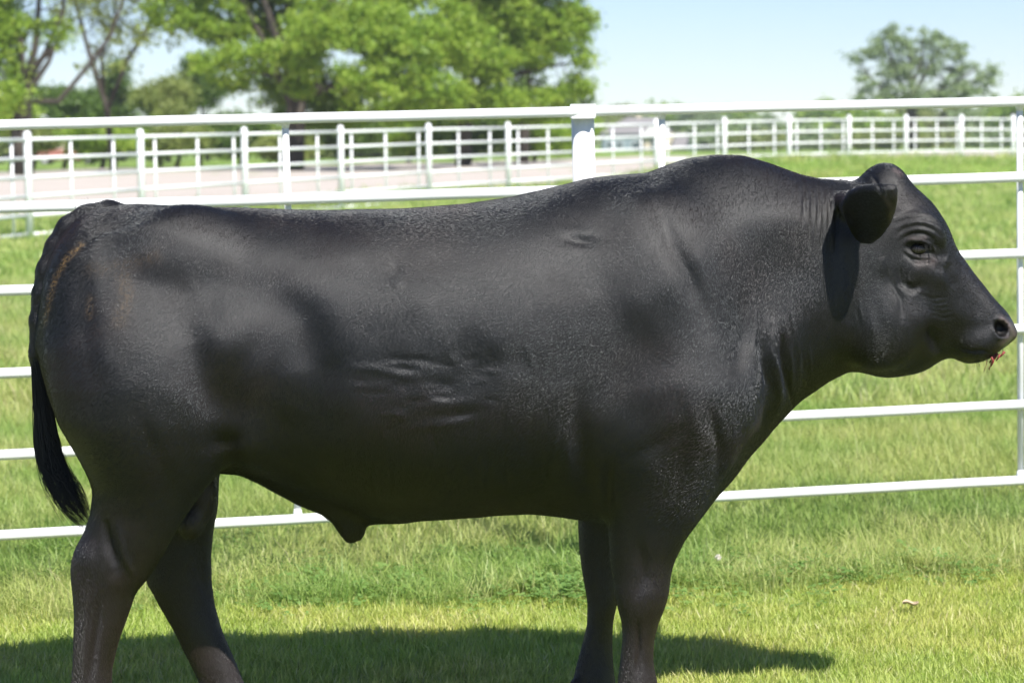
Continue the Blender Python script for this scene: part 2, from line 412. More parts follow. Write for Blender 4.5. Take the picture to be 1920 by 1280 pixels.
# sheath and the narrow skin fold that runs back from it, dewlap and brisket
loft_x(PX(400, 640)[0], PX(790, 640)[0], curve([(400, 800), (800, 880)]),
       curve([(400, 870), (420, 878), (450, 882), (480, 899), (520, 925), (560, 946), (600, 962), (622, 978), (636, 1000), (650, 1018), (660, 1018), (678, 1011), (683, 1006), (686, 986), (700, 980), (740, 972), (790, 950)], smooth=1),
       wfun([(400, .03), (500, .06), (600, .06), (655, .045), (700, .05), (790, .04)]), n=2, k=.05)
loft_x(PX(1290, 640)[0], PX(1640, 640)[0], curve([(1250, 800), (1400, 700), (1650, 560)]),
       curve([(1290, 985), (1300, 984), (1310, 975), (1340, 930), (1370, 900), (1385, 880), (1405, 850), (1440, 813), (1470, 776), (1510, 739), (1560, 704), (1600, 682), (1640, 665)]),
       wfun([(1290, .05), (1340, .07), (1450, .05), (1640, .05)]), n=2, k=.06)
# hump
E(1365, 418, 0, 145, .13, 92, k=.05)
# hind quarters: near (y < 0) and far
near_hind = [(450, 190, 300, -.16, .02), (520, 150, 320, -.175, .06), (580, 125, 350, -.19, .10), (650, 92, 430, -.185, .145), (720, 96, 470, -.185, .165), (790, 112, 462, -.185, .165), (850, 146, 432, -.18, .15), (890, 165, 405, -.175, .135), (920, 176, 383, -.17, .12),
             (960, 172, 352, -.165, .10), (1000, 157, 328, -.165, .085), (1030, 141, 312, -.165, .078), (1055, 134, 298, -.165, .072), (1085, 134, 278, -.165, .066),
             (1110, 137, 255, -.165, .062), (1150, 140, 240, -.165, .056), (1200, 140, 222, -.165, .05), (1250, 137, 210, -.165, .046), (1290, 134, 208, -.165, .048),
             (1328, 134, 216, -.165, .052), (1355, 142, 228, -.165, .048), (1378, 146, 244, -.165, .058), (1430, 148, 268, -.165, .07)]
loft_z(near_hind, 0, k=.045)
far_hind = [(520, 200, 350, .16, .03), (620, 170, 430, .18, .10), (700, 150, 470, .185, .15), (800, 200, 440, .185, .15), (860, 250, 414, .18, .13), (900, 280, 410, .175, .115), (960, 282, 407, .17, .1), (1000, 274, 400, .17, .085),
            (1050, 268, 396, .17, .078), (1090, 276, 397, .17, .07), (1130, 298, 401, .17, .062), (1180, 326, 414, .17, .054), (1220, 345, 430, .17, .048),
            (1270, 370, 452, .17, .046), (1300, 382, 466, .17, .05), (1325, 392, 478, .17, .05), (1342, 402, 505, .17, .06), (1380, 405, 522, .17, .066)]
loft_z(far_hind, 0, k=.045)
# fore legs
near_fore = [(520, 1210, 1340, -.16, .02), (590, 1175, 1370, -.19, .06), (650, 1148, 1392, -.205, .10), (720, 1118, 1412, -.215, .135), (800, 1118, 1405, -.215, .14), (870, 1124, 1378, -.21, .13), (930, 1134, 1338, -.205, .115), (975, 1140, 1310, -.2, .1), (1010, 1141, 1285, -.2, .088),
             (1050, 1144, 1265, -.2, .076), (1085, 1149, 1256, -.2, .07), (1115, 1152, 1252, -.2, .07), (1140, 1159, 1245, -.2, .066), (1165, 1166, 1233, -.2, .056),
             (1200, 1167, 1225, -.2, .048), (1240, 1163, 1225, -.2, .047), (1275, 1158, 1232, -.2, .052), (1305, 1158, 1236, -.2, .054), (1338, 1166, 1244, -.2, .05), (1366, 1168, 1266, -.2, .06), (1432, 1164, 1292, -.2, .072)]
loft_z(near_fore, 0, k=.045)
far_fore = [(560, 1210, 1340, .16, .03), (680, 1140, 1350, .19, .10), (800, 1110, 1330, .2, .13), (900, 1085, 1260, .2, .12), (975, 1084, 1200, .195, .09), (1020, 1086, 1180, .195, .08), (1060, 1090, 1168, .195, .072), (1100, 1096, 1162, .195, .068), (1130, 1101, 1157, .195, .066),
            (1165, 1100, 1150, .195, .054), (1200, 1093, 1148, .195, .047), (1240, 1083, 1149, .195, .048), (1270, 1077, 1151, .195, .053), (1295, 1080, 1155, .195, .05), (1318, 1088, 1175, .195, .056), (1370, 1086, 1200, .195, .068)]
loft_z(far_fore, 0, k=.045)
# elbow and shoulder masses
E(1295, 725, -.205, 115, .165, 125, k=.08, ang=12); E(1280, 725, .205, 115, .165, 125, k=.08, ang=12)
E(1250, 545, -.205, 110, .135, 170, k=.09, ang=-10); E(1250, 545, .205, 110, .135, 170, k=.09, ang=-10)
# thigh swell, pin and hook bones
for s in (-1, 1):
    E(290, 725, s*.205, 150, .15, 165, k=.07)
    E(430, 640, s*.22, 70, .10, 90, k=.06, ang=30)
    E(480, 800, s*.2, 60, .10, 70, k=.06, ang=-20)
    E(345, 465, s*.165, 95, .085, 65, k=.09)
# scrotum
E(383, 925, 0, 26, .05, 52, k=.02, ang=0); E(360, 975, -.005, 27, .055, 38, k=.02, ang=15)
# dewclaws
for (px, py, y) in ((140, 1318, -.19), (140, 1318, -.14), (1162, 1300, -.225), (1162, 1300, -.175), (1080, 1285, .17), (1080, 1285, .22), (378, 1298, .15), (378, 1298, .2)):
    E(px, py, y, 12, .014, 14, k=.015)
# head
HT = [(1560, 352), (1590, 352), (1612, 338), (1630, 321), (1645, 311), (1658, 307), (1672, 309), (1686, 320), (1700, 338), (1716, 352), (1730, 364), (1745, 378), (1758, 395), (1770, 415),
      (1778, 432), (1784, 450), (1792, 466), (1806, 486), (1820, 506), (1840, 531), (1855, 551), (1870, 568), (1882, 581), (1892, 593), (1900, 608), (1905, 622)]
HB = [(1560, 640), (1590, 680), (1605, 690), (1625, 699), (1645, 705), (1665, 707), (1690, 706), (1712, 702), (1728, 697), (1742, 690), (1756, 681), (1770, 674), (1785, 671),
      (1797, 677), (1808, 681), (1822, 682), (1836, 679), (1850, 671), (1866, 661), (1880, 652), (1893, 643), (1901, 636), (1905, 630)]
HW = [(1560, .10), (1600, .125), (1640, .135), (1680, .14), (1720, .14), (1750, .128), (1780, .108), (1810, .096), (1840, .092), (1865, .088), (1885, .07), (1897, .045), (1905, .012)]
loft_x(PX(1560, 500)[0], PX(1905, 600)[0], curve(HT, smooth=1), curve(HB, smooth=1), wfun(HW), n=2.5, nb=2.1, widest=.55, k=.035)
for s in (-1, 1):
    E(1655, 610, s*.085, 75, .075, 85, k=.04, ang=25)          # jaw muscle
    E(1735, 430, s*.12, 40, .035, 30, k=.03, ang=40)            # brow
    E(1735, 505, s*.105, 45, .035, 22, k=.03, ang=30)           # cheek bone
    E(1870, 622, s*.06, 24, .035, 26, k=.02)                    # nostril wing
    E(1835, 640, s*.055, 35, .05, 32, k=.03)                    # lips
E(1660, 345, 0, 38, .085, 30, k=.03)                            # poll
# ears: thin cupped leaves hanging out and down
for s in (-1, 1):
    T = Vector((-.70, s*.46, -.54)).normalized(); A_ = Vector((1, 0, 0))-T*T.x; A_.normalize(); B_ = T.cross(A_)
    R = np.array([[A_[i], B_[i], T[i]] for i in range(3)]); Mi = np.linalg.inv(np.array([[A_.x, B_.x], [A_.z, B_.z]]))
    ecx, ecz = PX(1620, 405, -.27); c = Vector((ecx, s*.27, ecz))
    outline = [(1580, 380), (1590, 358), (1612, 350), (1640, 351), (1662, 356), (1673, 372), (1674, 398), (1668, 424), (1654, 445), (1634, 460), (1614, 462), (1597, 448), (1585, 420)]
    pg = []
    Tn = Vector((T.x, -abs(T.y), T.z)); cn = Vector((ecx, D-.27, ecz)); eye_ = Vector((0, 0, CAM_H))
    for px, py in outline:
        ray = at(px, py, D)-eye_; hit = eye_+ray*((cn-eye_).dot(Tn)/ray.dot(Tn)); pg.append(Mi @ np.array([hit.x-ecx, hit.z-ecz]))
    pg = np.array(pg); sl, x, y, z = region([v-.13 for v in c], [v+.13 for v in c], .02)
    dl = [x-c[0], y-c[1], z-c[2]]; la, lb, lt = [sum(dl[k]*ax[k] for k in range(3)) for ax in (A_, B_, T)]
    lt = lt+1.0*(la*la+lb*lb); dd = np.full(la.shape, 1e9, np.float32); ins = np.zeros(la.shape, bool)
    for k in range(len(pg)):
        p0, p1 = pg[k], pg[(k+1) % len(pg)]; e = p1-p0; h_ = np.clip(((la-p0[0])*e[0]+(lb-p0[1])*e[1])/(e@e), 0, 1)
        dd = np.minimum(dd, (la-p0[0]-e[0]*h_)**2+(lb-p0[1]-e[1]*h_)**2)
        cr = ((lb >= p0[1]) != (lb >= p1[1])); ins ^= cr & (la < p0[0]+e[0]*(lb-p0[1])/(e[1] if abs(e[1]) > 1e-9 else 1e-9))
    dd = np.where(ins, -1, 1)*np.sqrt(dd)+.012
    add(sl, np.sqrt(np.maximum(dd, 0)**2+np.maximum(np.abs(lt)-.002, 0)**2)+np.minimum(np.maximum(dd, np.abs(lt)-.002), 0)-.0105, .012)
    for t_ in (0, .33, .66, 1):
        ellip(Vector((PX(1598+6*t_, 382, -.2)[0], s*(.13+.10*t_), PX(1596, 382, -.2)[1])), (.032-.008*t_, .04, .028-.008*t_), None, k=.03)
# nostril, mouth
for s in (-1, 1):
    E(1878, 616, s*.088, 15, .036, 17, k=.006, ang=-30, sub=True)
# tail (the fleshy dock; its switch of hair is separate)
tail = [(205, 408, 34, 0), (170, 418, 34, 0), (140, 436, 33, -.01), (116, 466, 27, -.02), (98, 505, 23, -.035), (86, 550, 18, -.045), (78, 600, 15, -.05), (76, 660, 12.5, -.055), (84, 740, 11, -.06), (98, 800, 10, -.06)]
for a, b in zip(tail[:-1], tail[1:]):
    p0 = Vector((PX(a[0], a[1])[0], a[3], PX(a[0], a[1])[1])); p1 = Vector((PX(b[0], b[1])[0], b[3], PX(b[0], b[1])[1])); r0, r1 = a[2]/721, b[2]/721
    sl, x, y, z = region([min(p0[i], p1[i])-r0 for i in range(3)], [max(p0[i], p1[i])+r0 for i in range(3)], .03)
    d = p1-p0; t = np.clip(((x-p0.x)*d.x+(y-p0.y)*d.y+(z-p0.z)*d.z)/d.length_squared, 0, 1)
    f = np.sqrt((x-p0.x-d.x*t)**2+(y-p0.y-d.y*t)**2+(z-p0.z-d.z*t)**2)-(r0+(r1-r0)*t)
    add(sl, f, .012)

def surface_nets(F_):
    S = F_ < 0
    nx, ny, nz = F_.shape
    cnt = np.zeros((nx-1, ny-1, nz-1), np.uint8)
    for a in (0, 1):
        for b in (0, 1):
            for c in (0, 1):
                cnt += S[a:nx-1+a, b:ny-1+b, c:nz-1+c]
    act = (cnt > 0) & (cnt < 8); I = np.argwhere(act)
    vid = np.full(act.shape, -1, np.int32); vid[act] = np.arange(len(I))
    acc = np.zeros((len(I), 3)); num = np.zeros(len(I))
    corners = [(a, b, c) for a in (0, 1) for b in (0, 1) for c in (0, 1)]
    for i, p in enumerate(corners):
        for q in corners[i+1:]:
            if sum(abs(p[k]-q[k]) for k in range(3)) != 1: continue
            f0 = F_[I[:, 0]+p[0], I[:, 1]+p[1], I[:, 2]+p[2]]; f1 = F_[I[:, 0]+q[0], I[:, 1]+q[1], I[:, 2]+q[2]]
            m = (f0 < 0) != (f1 < 0); t = np.where(m, f0/np.where(m, f0-f1, 1), 0)
            pt = np.array(p)[None]+(np.array(q)-np.array(p))[None]*t[:, None]
            acc[m] += pt[m]; num[m] += 1
    V = I + acc/num[:, None]
    quads = []
    for ax in range(3):
        sh = [slice(None)]*3; sh2 = [slice(None)]*3; sh[ax] = slice(0, -1); sh2[ax] = slice(1, None)
        a = S[tuple(sh)]; b = S[tuple(sh2)]
        o1, o2 = [(1, 2), (2, 0), (0, 1)][ax]
        E_ = np.argwhere(a != b)
        ok = (E_[:, o1] > 0) & (E_[:, o2] > 0) & (E_[:, o1] < F_.shape[o1]-1) & (E_[:, o2] < F_.shape[o2]-1)
        E_ = E_[ok]; flip = a[tuple(E_.T)]
        def vv(d1, d2):
            q = E_.copy(); q[:, o1] -= d1; q[:, o2] -= d2; return vid[tuple(q.T)]
        Q = np.stack([vv(1, 1), vv(0, 1), vv(0, 0), vv(1, 0)], 1)
        Q[~flip] = Q[~flip][:, ::-1]
        quads.append(Q)
    return V, np.concatenate(quads)
V, Q = surface_nets(FLD)
V = V*H + np.array([gx[0], gy[0], gzz[0]])
# the largest connected piece only is kept by construction; relax the grid pattern
def relax(V, Q, it, lam=.5):
    e = np.unique(np.sort(np.concatenate([Q[:, [0, 1]], Q[:, [1, 2]], Q[:, [2, 3]], Q[:, [3, 0]]]), axis=1), axis=0)
    deg = np.bincount(e.ravel(), minlength=len(V))[:, None].astype(float)
    for i in range(it):
        for l in ((lam, -lam*1.03)):
            s = np.zeros_like(V)
            for c in range(3):
                s[:, c] = np.bincount(e[:, 0], V[e[:, 1], c], len(V)) + np.bincount(e[:, 1], V[e[:, 0], c], len(V))
            V = V + l*(s/np.maximum(deg, 1)-V)
    return V
V = relax(V, Q, 6)
BULL_Z0 = 0.0

def hide_mat():
    m, nt, b = mat('black_hide'); p = pos(nt)
    big = noise_node(nt, 2.2, 4, p); mid = noise_node(nt, 14, 5, p, .6)
    hair = noise_node(nt, 430, 3, mapping(nt, p, (1, 1, .5), (0, .35, 0)), .7)
    hair2 = noise_node(nt, 600, 2, mapping(nt, p, (1, 1, .4), (0, .2, 0)), .7)
    vo = noise_node(nt, 45, 4, mapping(nt, p, (1, 1, .5)), .6)
    col = mixc(nt, ramp(nt, big, [(.4, (0, 0, 0)), (.65, (1, 1, 1))]), (.002, .0021, .0025), (.0035, .003, .003))
    a = N(nt, 'ShaderNodeAttribute', attribute_name='paint'); sp = N(nt, 'ShaderNodeSeparateColor'); nt.links.new(a.outputs['Color'], sp.inputs[0])
    brown, stain, skin = sp.outputs[0], sp.outputs[1], sp.outputs[2]
    col = mixc(nt, math_(nt, 'MULTIPLY', brown, ramp(nt, mid, [(.25, (.5, .5, .5)), (.7, (1, 1, 1))])), col, (.015, .0095, .008))
    col = mixc(nt, math_(nt, 'MULTIPLY', stain, ramp(nt, noise_node(nt, 130, 4, p, .8), [(.42, (0, 0, 0)), (.6, (1, 1, 1))])), col, (.17, .10, .03))
    col = mixc(nt, skin, col, (.10, .075, .07))
    col = mixc(nt, ramp(nt, hair, [(.52, (0, 0, 0)), (.75, (.3, .3, .3))]), col, (.012, .012, .013))
    nt.links.new(col, b.inputs['Base Color'])
    b.inputs['Roughness'].default_value = .5; b.inputs['Specular IOR Level'].default_value = .5
    nt.links.new(ramp(nt, mid, [(.3, (.37, .37, .37)), (.7, (.46, .46, .46))]), b.inputs['Roughness'])
    b.inputs['Sheen Weight'].default_value = .0; b.inputs['Sheen Roughness'].default_value = .45; b.inputs['Sheen Tint'].default_value = (.85, .9, 1, 1)
    n = bump(nt, mid, .10, .006); n = bump(nt, hair, .9, .0016, n); n = bump(nt, hair2, .8, .0012, n)
    nt.links.new(n, b.inputs['Normal']); return m
M_HIDE = hide_mat()

# finer mesh for the sculpted detail
base_z = 0.0
BULL = empty('bull', (at(700, 1385, D).x, D, 0.0), 'black bull standing side on on the grass facing right', 'bull')
BX = Vector((BULL.location.x, 0, 0))
me0 = mesh_np('body_base', V, Q, M_HIDE, True)
tmp = bpy.data.objects.new('tmp', me0); COL.objects.link(tmp)
md = tmp.modifiers.new('s', 'SUBSURF'); md.levels = 1; md.render_levels = 1
dg = bpy.context.evaluated_depsgraph_get(); ev = tmp.evaluated_get(dg)
me = bpy.data.meshes.new_from_object(ev); bpy.data.objects.remove(tmp); bpy.data.meshes.remove(me0)
n = len(me.vertices); co = np.empty(n*3, np.float32); me.vertices.foreach_get('co', co); co = co.reshape(-1, 3).astype(float)
no = np.empty(n*3, np.float32); me.vertices.foreach_get('normal', no); no = no.reshape(-1, 3).astype(float)
Wp = co + np.array([0, D, 0]); ppx, ppy = project(Wp)
# pixel coordinates at the mid plane, so that both sides get the same anatomy
Wm = Wp.copy(); Wm[:, 1] = D-np.abs(co[:, 1]); mx_, my_ = project(Wm)
disp = np.zeros(n); side = np.clip(np.abs(no[:, 1])*1.4-.1, 0, 1)
def stroke(pts, w, amp, gate=side, taper=True, X=mx_, Y=my_):
    """a groove (amp < 0) or ridge along a line of pixels, w = half width in pixels"""
    global disp
    pts = np.array(pts, float)
    if 1370 < pts[:, 0].mean() < 1490 and pts[:, 1].mean() < 880: amp *= 1.5; w *= 1.1
    elif pts[:, 1].mean() > 960: amp *= 1.35
    elif pts[:, 0].mean() < 1490: amp *= .85; w *= 1.15
    if 640 < pts[:, 0].mean() < 1010 and 620 < pts[:, 1].mean() < 810: amp *= .55; w *= 1.35
    lo = pts.min(0)-w*3.2; hi = pts.max(0)+w*3.2
    ix = np.where((X > lo[0]) & (X < hi[0]) & (Y > lo[1]) & (Y < hi[1]))[0]
    if not len(ix): return
    P = np.stack([X[ix], Y[ix]], 1); best = np.full(len(ix), 1e9); par = np.zeros(len(ix))
    L = np.concatenate([[0], np.cumsum(np.linalg.norm(np.diff(pts, axis=0), axis=1))])
    for i in range(len(pts)-1):
        a, b = pts[i], pts[i+1]; d = b-a; t = np.clip(((P-a)@d)/(d@d), 0, 1)
        q = np.linalg.norm(P-a-t[:, None]*d, axis=1); m = q < best
        best[m] = q[m]; par[m] = (L[i]+t[m]*(L[i+1]-L[i]))/L[-1]
    tp = np.sin(np.pi*np.clip(par, .02, .98))**.6 if taper else 1
    disp[ix] += amp*np.exp(-(best/w)**2)*tp*gate[ix]
def blob(px, py, rx, ry, amp, ang=0, gate=side, X=mx_, Y=my_):
    global disp
    if px < 1400: amp *= .9
    c, s = math.cos(math.radians(ang)), math.sin(math.radians(ang))
    dx, dy = X-px, Y-py; u_ = (dx*c+dy*s)/rx; v_ = (-dx*s+dy*c)/ry
    disp += amp*np.exp(-(u_*u_+v_*v_))*gate
# shoulder, neck
stroke([(1232, 345), (1240, 400), (1262, 460), (1290, 510), (1315, 570), (1330, 620)], 17, -.013)
stroke([(1275, 470), (1300, 520), (1312, 560)], 14, -.004)
blob(1455, 520, 85, 95, -.024, 20); blob(1400, 640, 45, 90, -.012, 10)
blob(1490, 400, 80, 40, .010); blob(1180, 560, 90, 90, .008)
blob(1095, 452, 30, 11, -.010, 10); blob(1080, 435, 30, 10, .003, 10)
stroke([(1415, 640), (1420, 720), (1405, 800), (1385, 860)], 13, .005); stroke([(1432, 630), (1440, 720), (1428, 800)], 7, -.009)
stroke([(1455, 610), (1452, 670), (1462, 740), (1450, 790)], 8, .009); stroke([(1470, 620), (1470, 690), (1480, 750)], 7, -.007)
stroke([(1405, 560), (1398, 640), (1385, 700)], 12, -.003)
for i, x in enumerate((1508, 1522, 1534, 1545, 1556, 1566, 1573)):
    stroke([(x, 346+i*1.5), (x-2+i % 3, 390), (x+(i % 2)*4-2, 430+(i*37) % 60)], 3.0, -.0045 if i < 5 else -.007)
stroke([(1575, 350), (1572, 430), (1565, 520), (1550, 600), (1515, 690)], 12, -.006)
stroke([(1330, 760), (1350, 840), (1345, 900)], 10, -.008); stroke([(1385, 800), (1370, 870), (1330, 940)], 8, .006)
stroke([(1300, 740), (1310, 820), (1290, 900)], 14, .006)
# behind the elbow
stroke([(1078, 720), (1086, 800), (1092, 870), (1120, 960)], 20, -.014); blob(1055, 850, 28, 50, .008, -10)
for i in range(6):
    stroke([(1072-i*3, 800+i*14), (1040-i*4, 850+i*12), (1005-i*6, 880+i*9)], 3.5, -.0025)
stroke([(1142, 860), (1140, 930), (1143, 990)], 8, -.01)
blob(1200, 880, 45, 60, .006); stroke([(1180, 860), (1240, 830), (1290, 800)], 12, -.005)
stroke([(1200, 1010), (1205, 1080), (1190, 1130)], 12, -.005); blob(1215, 1110, 30, 28, .005); stroke([(1195, 1160), (1198, 1220), (1195, 1270)], 6, -.006)
# ribs and the wrinkled barrel
for pts, w, a in (([(650, 688), (700, 690), (760, 704), (795, 706)], 6, .006), ([(725, 672), (790, 674), (830, 682)], 5, -.005), ([(740, 690), (780, 692)], 4, -.005),
                  ([(790, 712), (840, 722), (800, 730)], 7, -.006), ([(800, 752), (850, 756), (900, 752)], 7, .006), ([(810, 743), (850, 746)], 4, -.005),
                  ([(770, 800), (830, 797), (890, 786)], 5, .0045), ([(790, 778), (850, 780), (905, 770)], 5, -.004), ([(750, 770), (754, 790)], 7, .005),
                  ([(850, 640), (900, 690), (950, 670)], 12, -.004), ([(860, 690), (840, 660), (850, 630)], 6, .004), ([(985, 640), (1000, 680), (1005, 710)], 4, .003),
                  ([(860, 622), (930, 680), (1000, 690)], 14, -.004)):
    stroke(pts, w, a)
blob(742, 505, 90, 40, -.012); blob(745, 530, 12, 10, .004); blob(742, 500, 10, 14, -.003); blob(870, 700, 60, 50, -.006)
for k in range(5): stroke([(820+k*70, 560), (800+k*68, 700), (790+k*66, 840)], 16, .0016)
# flank, thigh
stroke([(360, 560), (420, 535), (500, 545), (560, 600), (600, 690), (590, 780), (530, 830)], 38, -.019)
blob(420, 650, 42, 52, .012, 30); blob(480, 700, 25, 50, .008, 20)
stroke([(360, 640), (380, 720), (420, 780), (430, 850)], 26, -.012)
stroke([(400, 860), (440, 845), (480, 830)], 12, .008); blob(425, 835, 26, 22, -.012)
stroke([(150, 480), (155, 600), (170, 740)], 22, -.008)
stroke([(140, 470), (180, 436), (240, 418), (300, 402)], 6, -.010); stroke([(170, 470), (230, 460), (330, 430)], 18, -.004)
blob(200, 800, 50, 60, .006); stroke([(250, 760), (300, 860), (330, 940)], 16, -.005)
stroke([(520, 850), (580, 880), (620, 930)], 10, .006)
rw = random.Random(4)
for i in range(16):                                     # fine loose skin over the ribs, belly and throat
    x, y = rw.uniform(650, 900), rw.uniform(670, 810); w_ = rw.uniform(25, 70); stroke([(x, y), (x+w_*.5, y+rw.uniform(-4, 6)), (x+w_, y+rw.uniform(-6, 6))], rw.uniform(2.6, 4.5), rw.choice([-.0022, .0022, -.0016]))
for i in range(22):
    x, y = rw.uniform(700, 1080), rw.uniform(720, 880); stroke([(x, y), (x+rw.uniform(-6, 6), y+40), (x+rw.uniform(-10, 10), y+rw.uniform(60, 100))], 4, rw.choice([-.0016, .0016]))
for i in range(14):
    x, y = rw.uniform(1415, 1520), rw.uniform(560, 700); stroke([(x, y), (x+rw.uniform(-5, 5), y+25), (x+rw.uniform(-8, 8), y+rw.uniform(45, 80))], 3, rw.choice([-.0022, .0022]))
for i in range(10):
    x, y = rw.uniform(1600, 1700), rw.uniform(560, 650); stroke([(x, y), (x+rw.uniform(-4, 6), y+20), (x+rw.uniform(-6, 10), y+40)], 3, rw.choice([-.0015, .0015]))
# hock and shank
stroke([(196, 970), (205, 1020), (218, 1062)], 9, -.009); stroke([(222, 985), (232, 1040), (250, 1080)], 7, .005); blob(160, 1050, 18, 28, .006); blob(190, 1070, 26, 34, .004, 20)
stroke([(186, 1120), (180, 1180), (172, 1240), (168, 1290)], 7, -.006); stroke([(160, 1130), (158, 1200), (156, 1280)], 5, .003)
blob(215, 1090, 14, 14, .003)
stroke([(345, 1020), (360, 1120), (395, 1210), (425, 1280)], 10, -.005)
stroke([(397, 890), (392, 940), (372, 990)], 3, .004)
# the face
hd = side
blob(1724, 466, 25, 15, -.008, 12)                                     # eye socket
for k, (r, a) in enumerate(((24, .0035), (31, -.0035), (37, .003), (44, -.003), (51, .0022), (58, -.0025), (66, .0016), (74, -.0018))):
    pts = [(1722+r*1.15*math.cos(math.radians(t)), 470-r*.95*math.sin(math.radians(t))-r*.12) for t in range(20 if k % 2 else 35, 160 if k < 4 else 138, 14)]
    stroke(pts, 2.9, a*.8)
stroke([(1694, 463), (1704, 474), (1722, 482), (1744, 482), (1756, 490)], 3.2, .005); stroke([(1694, 474), (1710, 486), (1732, 488)], 2.6, -.004); stroke([(1700, 484), (1718, 494), (1738, 493)], 2.6, -.0025)
stroke([(1696, 457), (1710, 450), (1728, 451), (1744, 459), (1754, 472)], 4.2, .010)
stroke([(1686, 500), (1692, 530), (1710, 542), (1732, 534)], 7, -.008); blob(1712, 512, 18, 20, .005)
stroke([(1660, 500), (1672, 530), (1690, 560), (1694, 600)], 6, -.006); stroke([(1650, 480), (1660, 520)], 8, .004)
stroke([(1768, 440), (1776, 480), (1770, 510)], 6, .004); stroke([(1752, 500), (1775, 505), (1790, 540)], 9, -.005)
for k in range(5): stroke([(1724+k*5, 552+k*9), (1750+k*5, 560+k*9), (1776+k*3, 556+k*9)], 3, -.002)
stroke([(1742, 610), (1752, 640), (1762, 664)], 10, -.010); blob(1730, 600, 24, 24, .005); blob(1755, 630, 16, 22, -.008)
stroke([(1866, 664), (1846, 659), (1824, 660), (1806, 654), (1796, 648)], 3.0, -.008)       # mouth line
stroke([(1640, 560), (1655, 620), (1650, 660)], 14, -.004); stroke([(1700, 600), (1705, 650), (1690, 690)], 12, .004)
stroke([(1588, 470), (1600, 540), (1590, 610)], 12, -.007)
stroke([(1632, 325), (1645, 345), (1655, 362)], 3.5, -.006)
stroke([(1866, 600), (1872, 598), (1884, 604), (1893, 616)], 4, .006); stroke([(1864, 604), (1863, 622), (1872, 634), (1888, 632)], 3.5, .005)
blob(1800, 590, 30, 20, .004, 30); blob(1835, 600, 20, 14, .003)
# small unevenness of flesh everywhere, finer on the head and legs
nz = np.array([noise.noise(Vector(c)*9) for c in co[::1]]) if n < 60000 else None
if nz is None:
    def vnoise(P, s, seed):
        r = np.random.default_rng(seed); out = np.zeros(len(P))
        for k in range(7):
            d = r.normal(size=3); d /= np.linalg.norm(d); out += np.sin(P@d*s*(.7+.12*k)*2+r.uniform(0, 7)+1.7*np.sin(P@r.normal(size=3)*s*.6))
        return out/7
    nz = vnoise(co, 11, 3)
    disp += .0016*vnoise(co, 24, 5)*np.clip((my_-300)/200, .3, 1)
disp += .0035*nz
co2 = co + no*disp[:, None]
co2[:, 2] = np.maximum(co2[:, 2], .003)
me.vertices.foreach_set('co', (co2+np.array([0, 0, 0])-np.array([BX.x, 0, 0])).astype(np.float32).ravel())
# painted wear: brownish lower legs, dried dung stains, bare skin round muzzle and eye, light on the near ear rim
paint = np.zeros((n, 4), np.float32); paint[:, 3] = 1
def sm(x, a, b): t = np.clip((x-a)/(b-a), 0, 1); return t*t*(3-2*t)
br = sm(my_, 985, 1120)*.85
br = np.maximum(br, .55*np.exp(-(((mx_-430)/110)**2+((my_-730)/80)**2)))
br = np.maximum(br, .55*np.exp(-(((mx_-1120)/30)**2+((my_-900)/60)**2)))
br = np.maximum(br, .5*np.exp(-(((mx_-1690)/45)**2+((my_-385)/50)**2)))
br = np.maximum(br, .45*sm(my_, 700, 860)*sm(-mx_, -560, -380))
paint[:, 0] = br
def pl(pts, w):
    d = np.full(n, 1e9)
    for a, b in zip(pts[:-1], pts[1:]):
        a, b = np.array(a, float), np.array(b, float); e = b-a; P = np.stack([mx_, my_], 1); t = np.clip(((P-a)@e)/(e@e), 0, 1)
        d = np.minimum(d, np.linalg.norm(P-a-t[:, None]*e, axis=1))
    return np.exp(-(d/w)**2)
st = pl([(152, 458), (125, 485), (104, 520), (92, 560), (80, 610)], 5.5)*1.0
st = np.maximum(st, .3*pl([(232, 520), (238, 560), (225, 600)], 14)); st = np.maximum(st, .2*pl([(170, 505), (230, 500), (290, 480)], 14))
st = np.maximum(st, .35*pl([(168, 560), (165, 590)], 8)); paint[:, 1] = np.clip(st, 0, 1)
sk = .8*pl([(1878, 598), (1895, 612), (1902, 628), (1880, 645)], 6); sk = np.maximum(sk, .5*pl([(1724, 493), (1748, 490)], 9))
sk = np.maximum(sk, .45*pl([(1706, 448), (1735, 446)], 4)); sk = np.maximum(sk, .45*pl([(395, 900), (385, 950), (360, 985)], 22)*(np.abs(co[:, 1]) < .085))
sk = np.maximum(sk, .8*pl([(1678, 318), (1690, 326)], 5))
def plp(pts, w, X, Y):
    d = np.full(n, 1e9)
    for a, b in zip(pts[:-1], pts[1:]):
        a, b = np.array(a, float), np.array(b, float); e = b-a; P = np.stack([X, Y], 1); t = np.clip(((P-a)@e)/(e@e), 0, 1)
        d = np.minimum(d, np.linalg.norm(P-a-t[:, None]*e, axis=1))
    return np.exp(-(d/w)**2)
sk = np.maximum(sk, .7*plp([(1660, 368), (1672, 390), (1671, 420)], 5, ppx, ppy)*(co[:, 1] < -.19))  # pinkish near ear rim, with the light catching its edge painted in
paint[:, 2] = sk
at_ = me.color_attributes.new('paint', 'FLOAT_COLOR', 'POINT'); at_.data.foreach_set('color', paint.ravel())
me.polygons.foreach_set('use_smooth', np.ones(len(me.polygons), bool))
body = link('body', me, BULL)

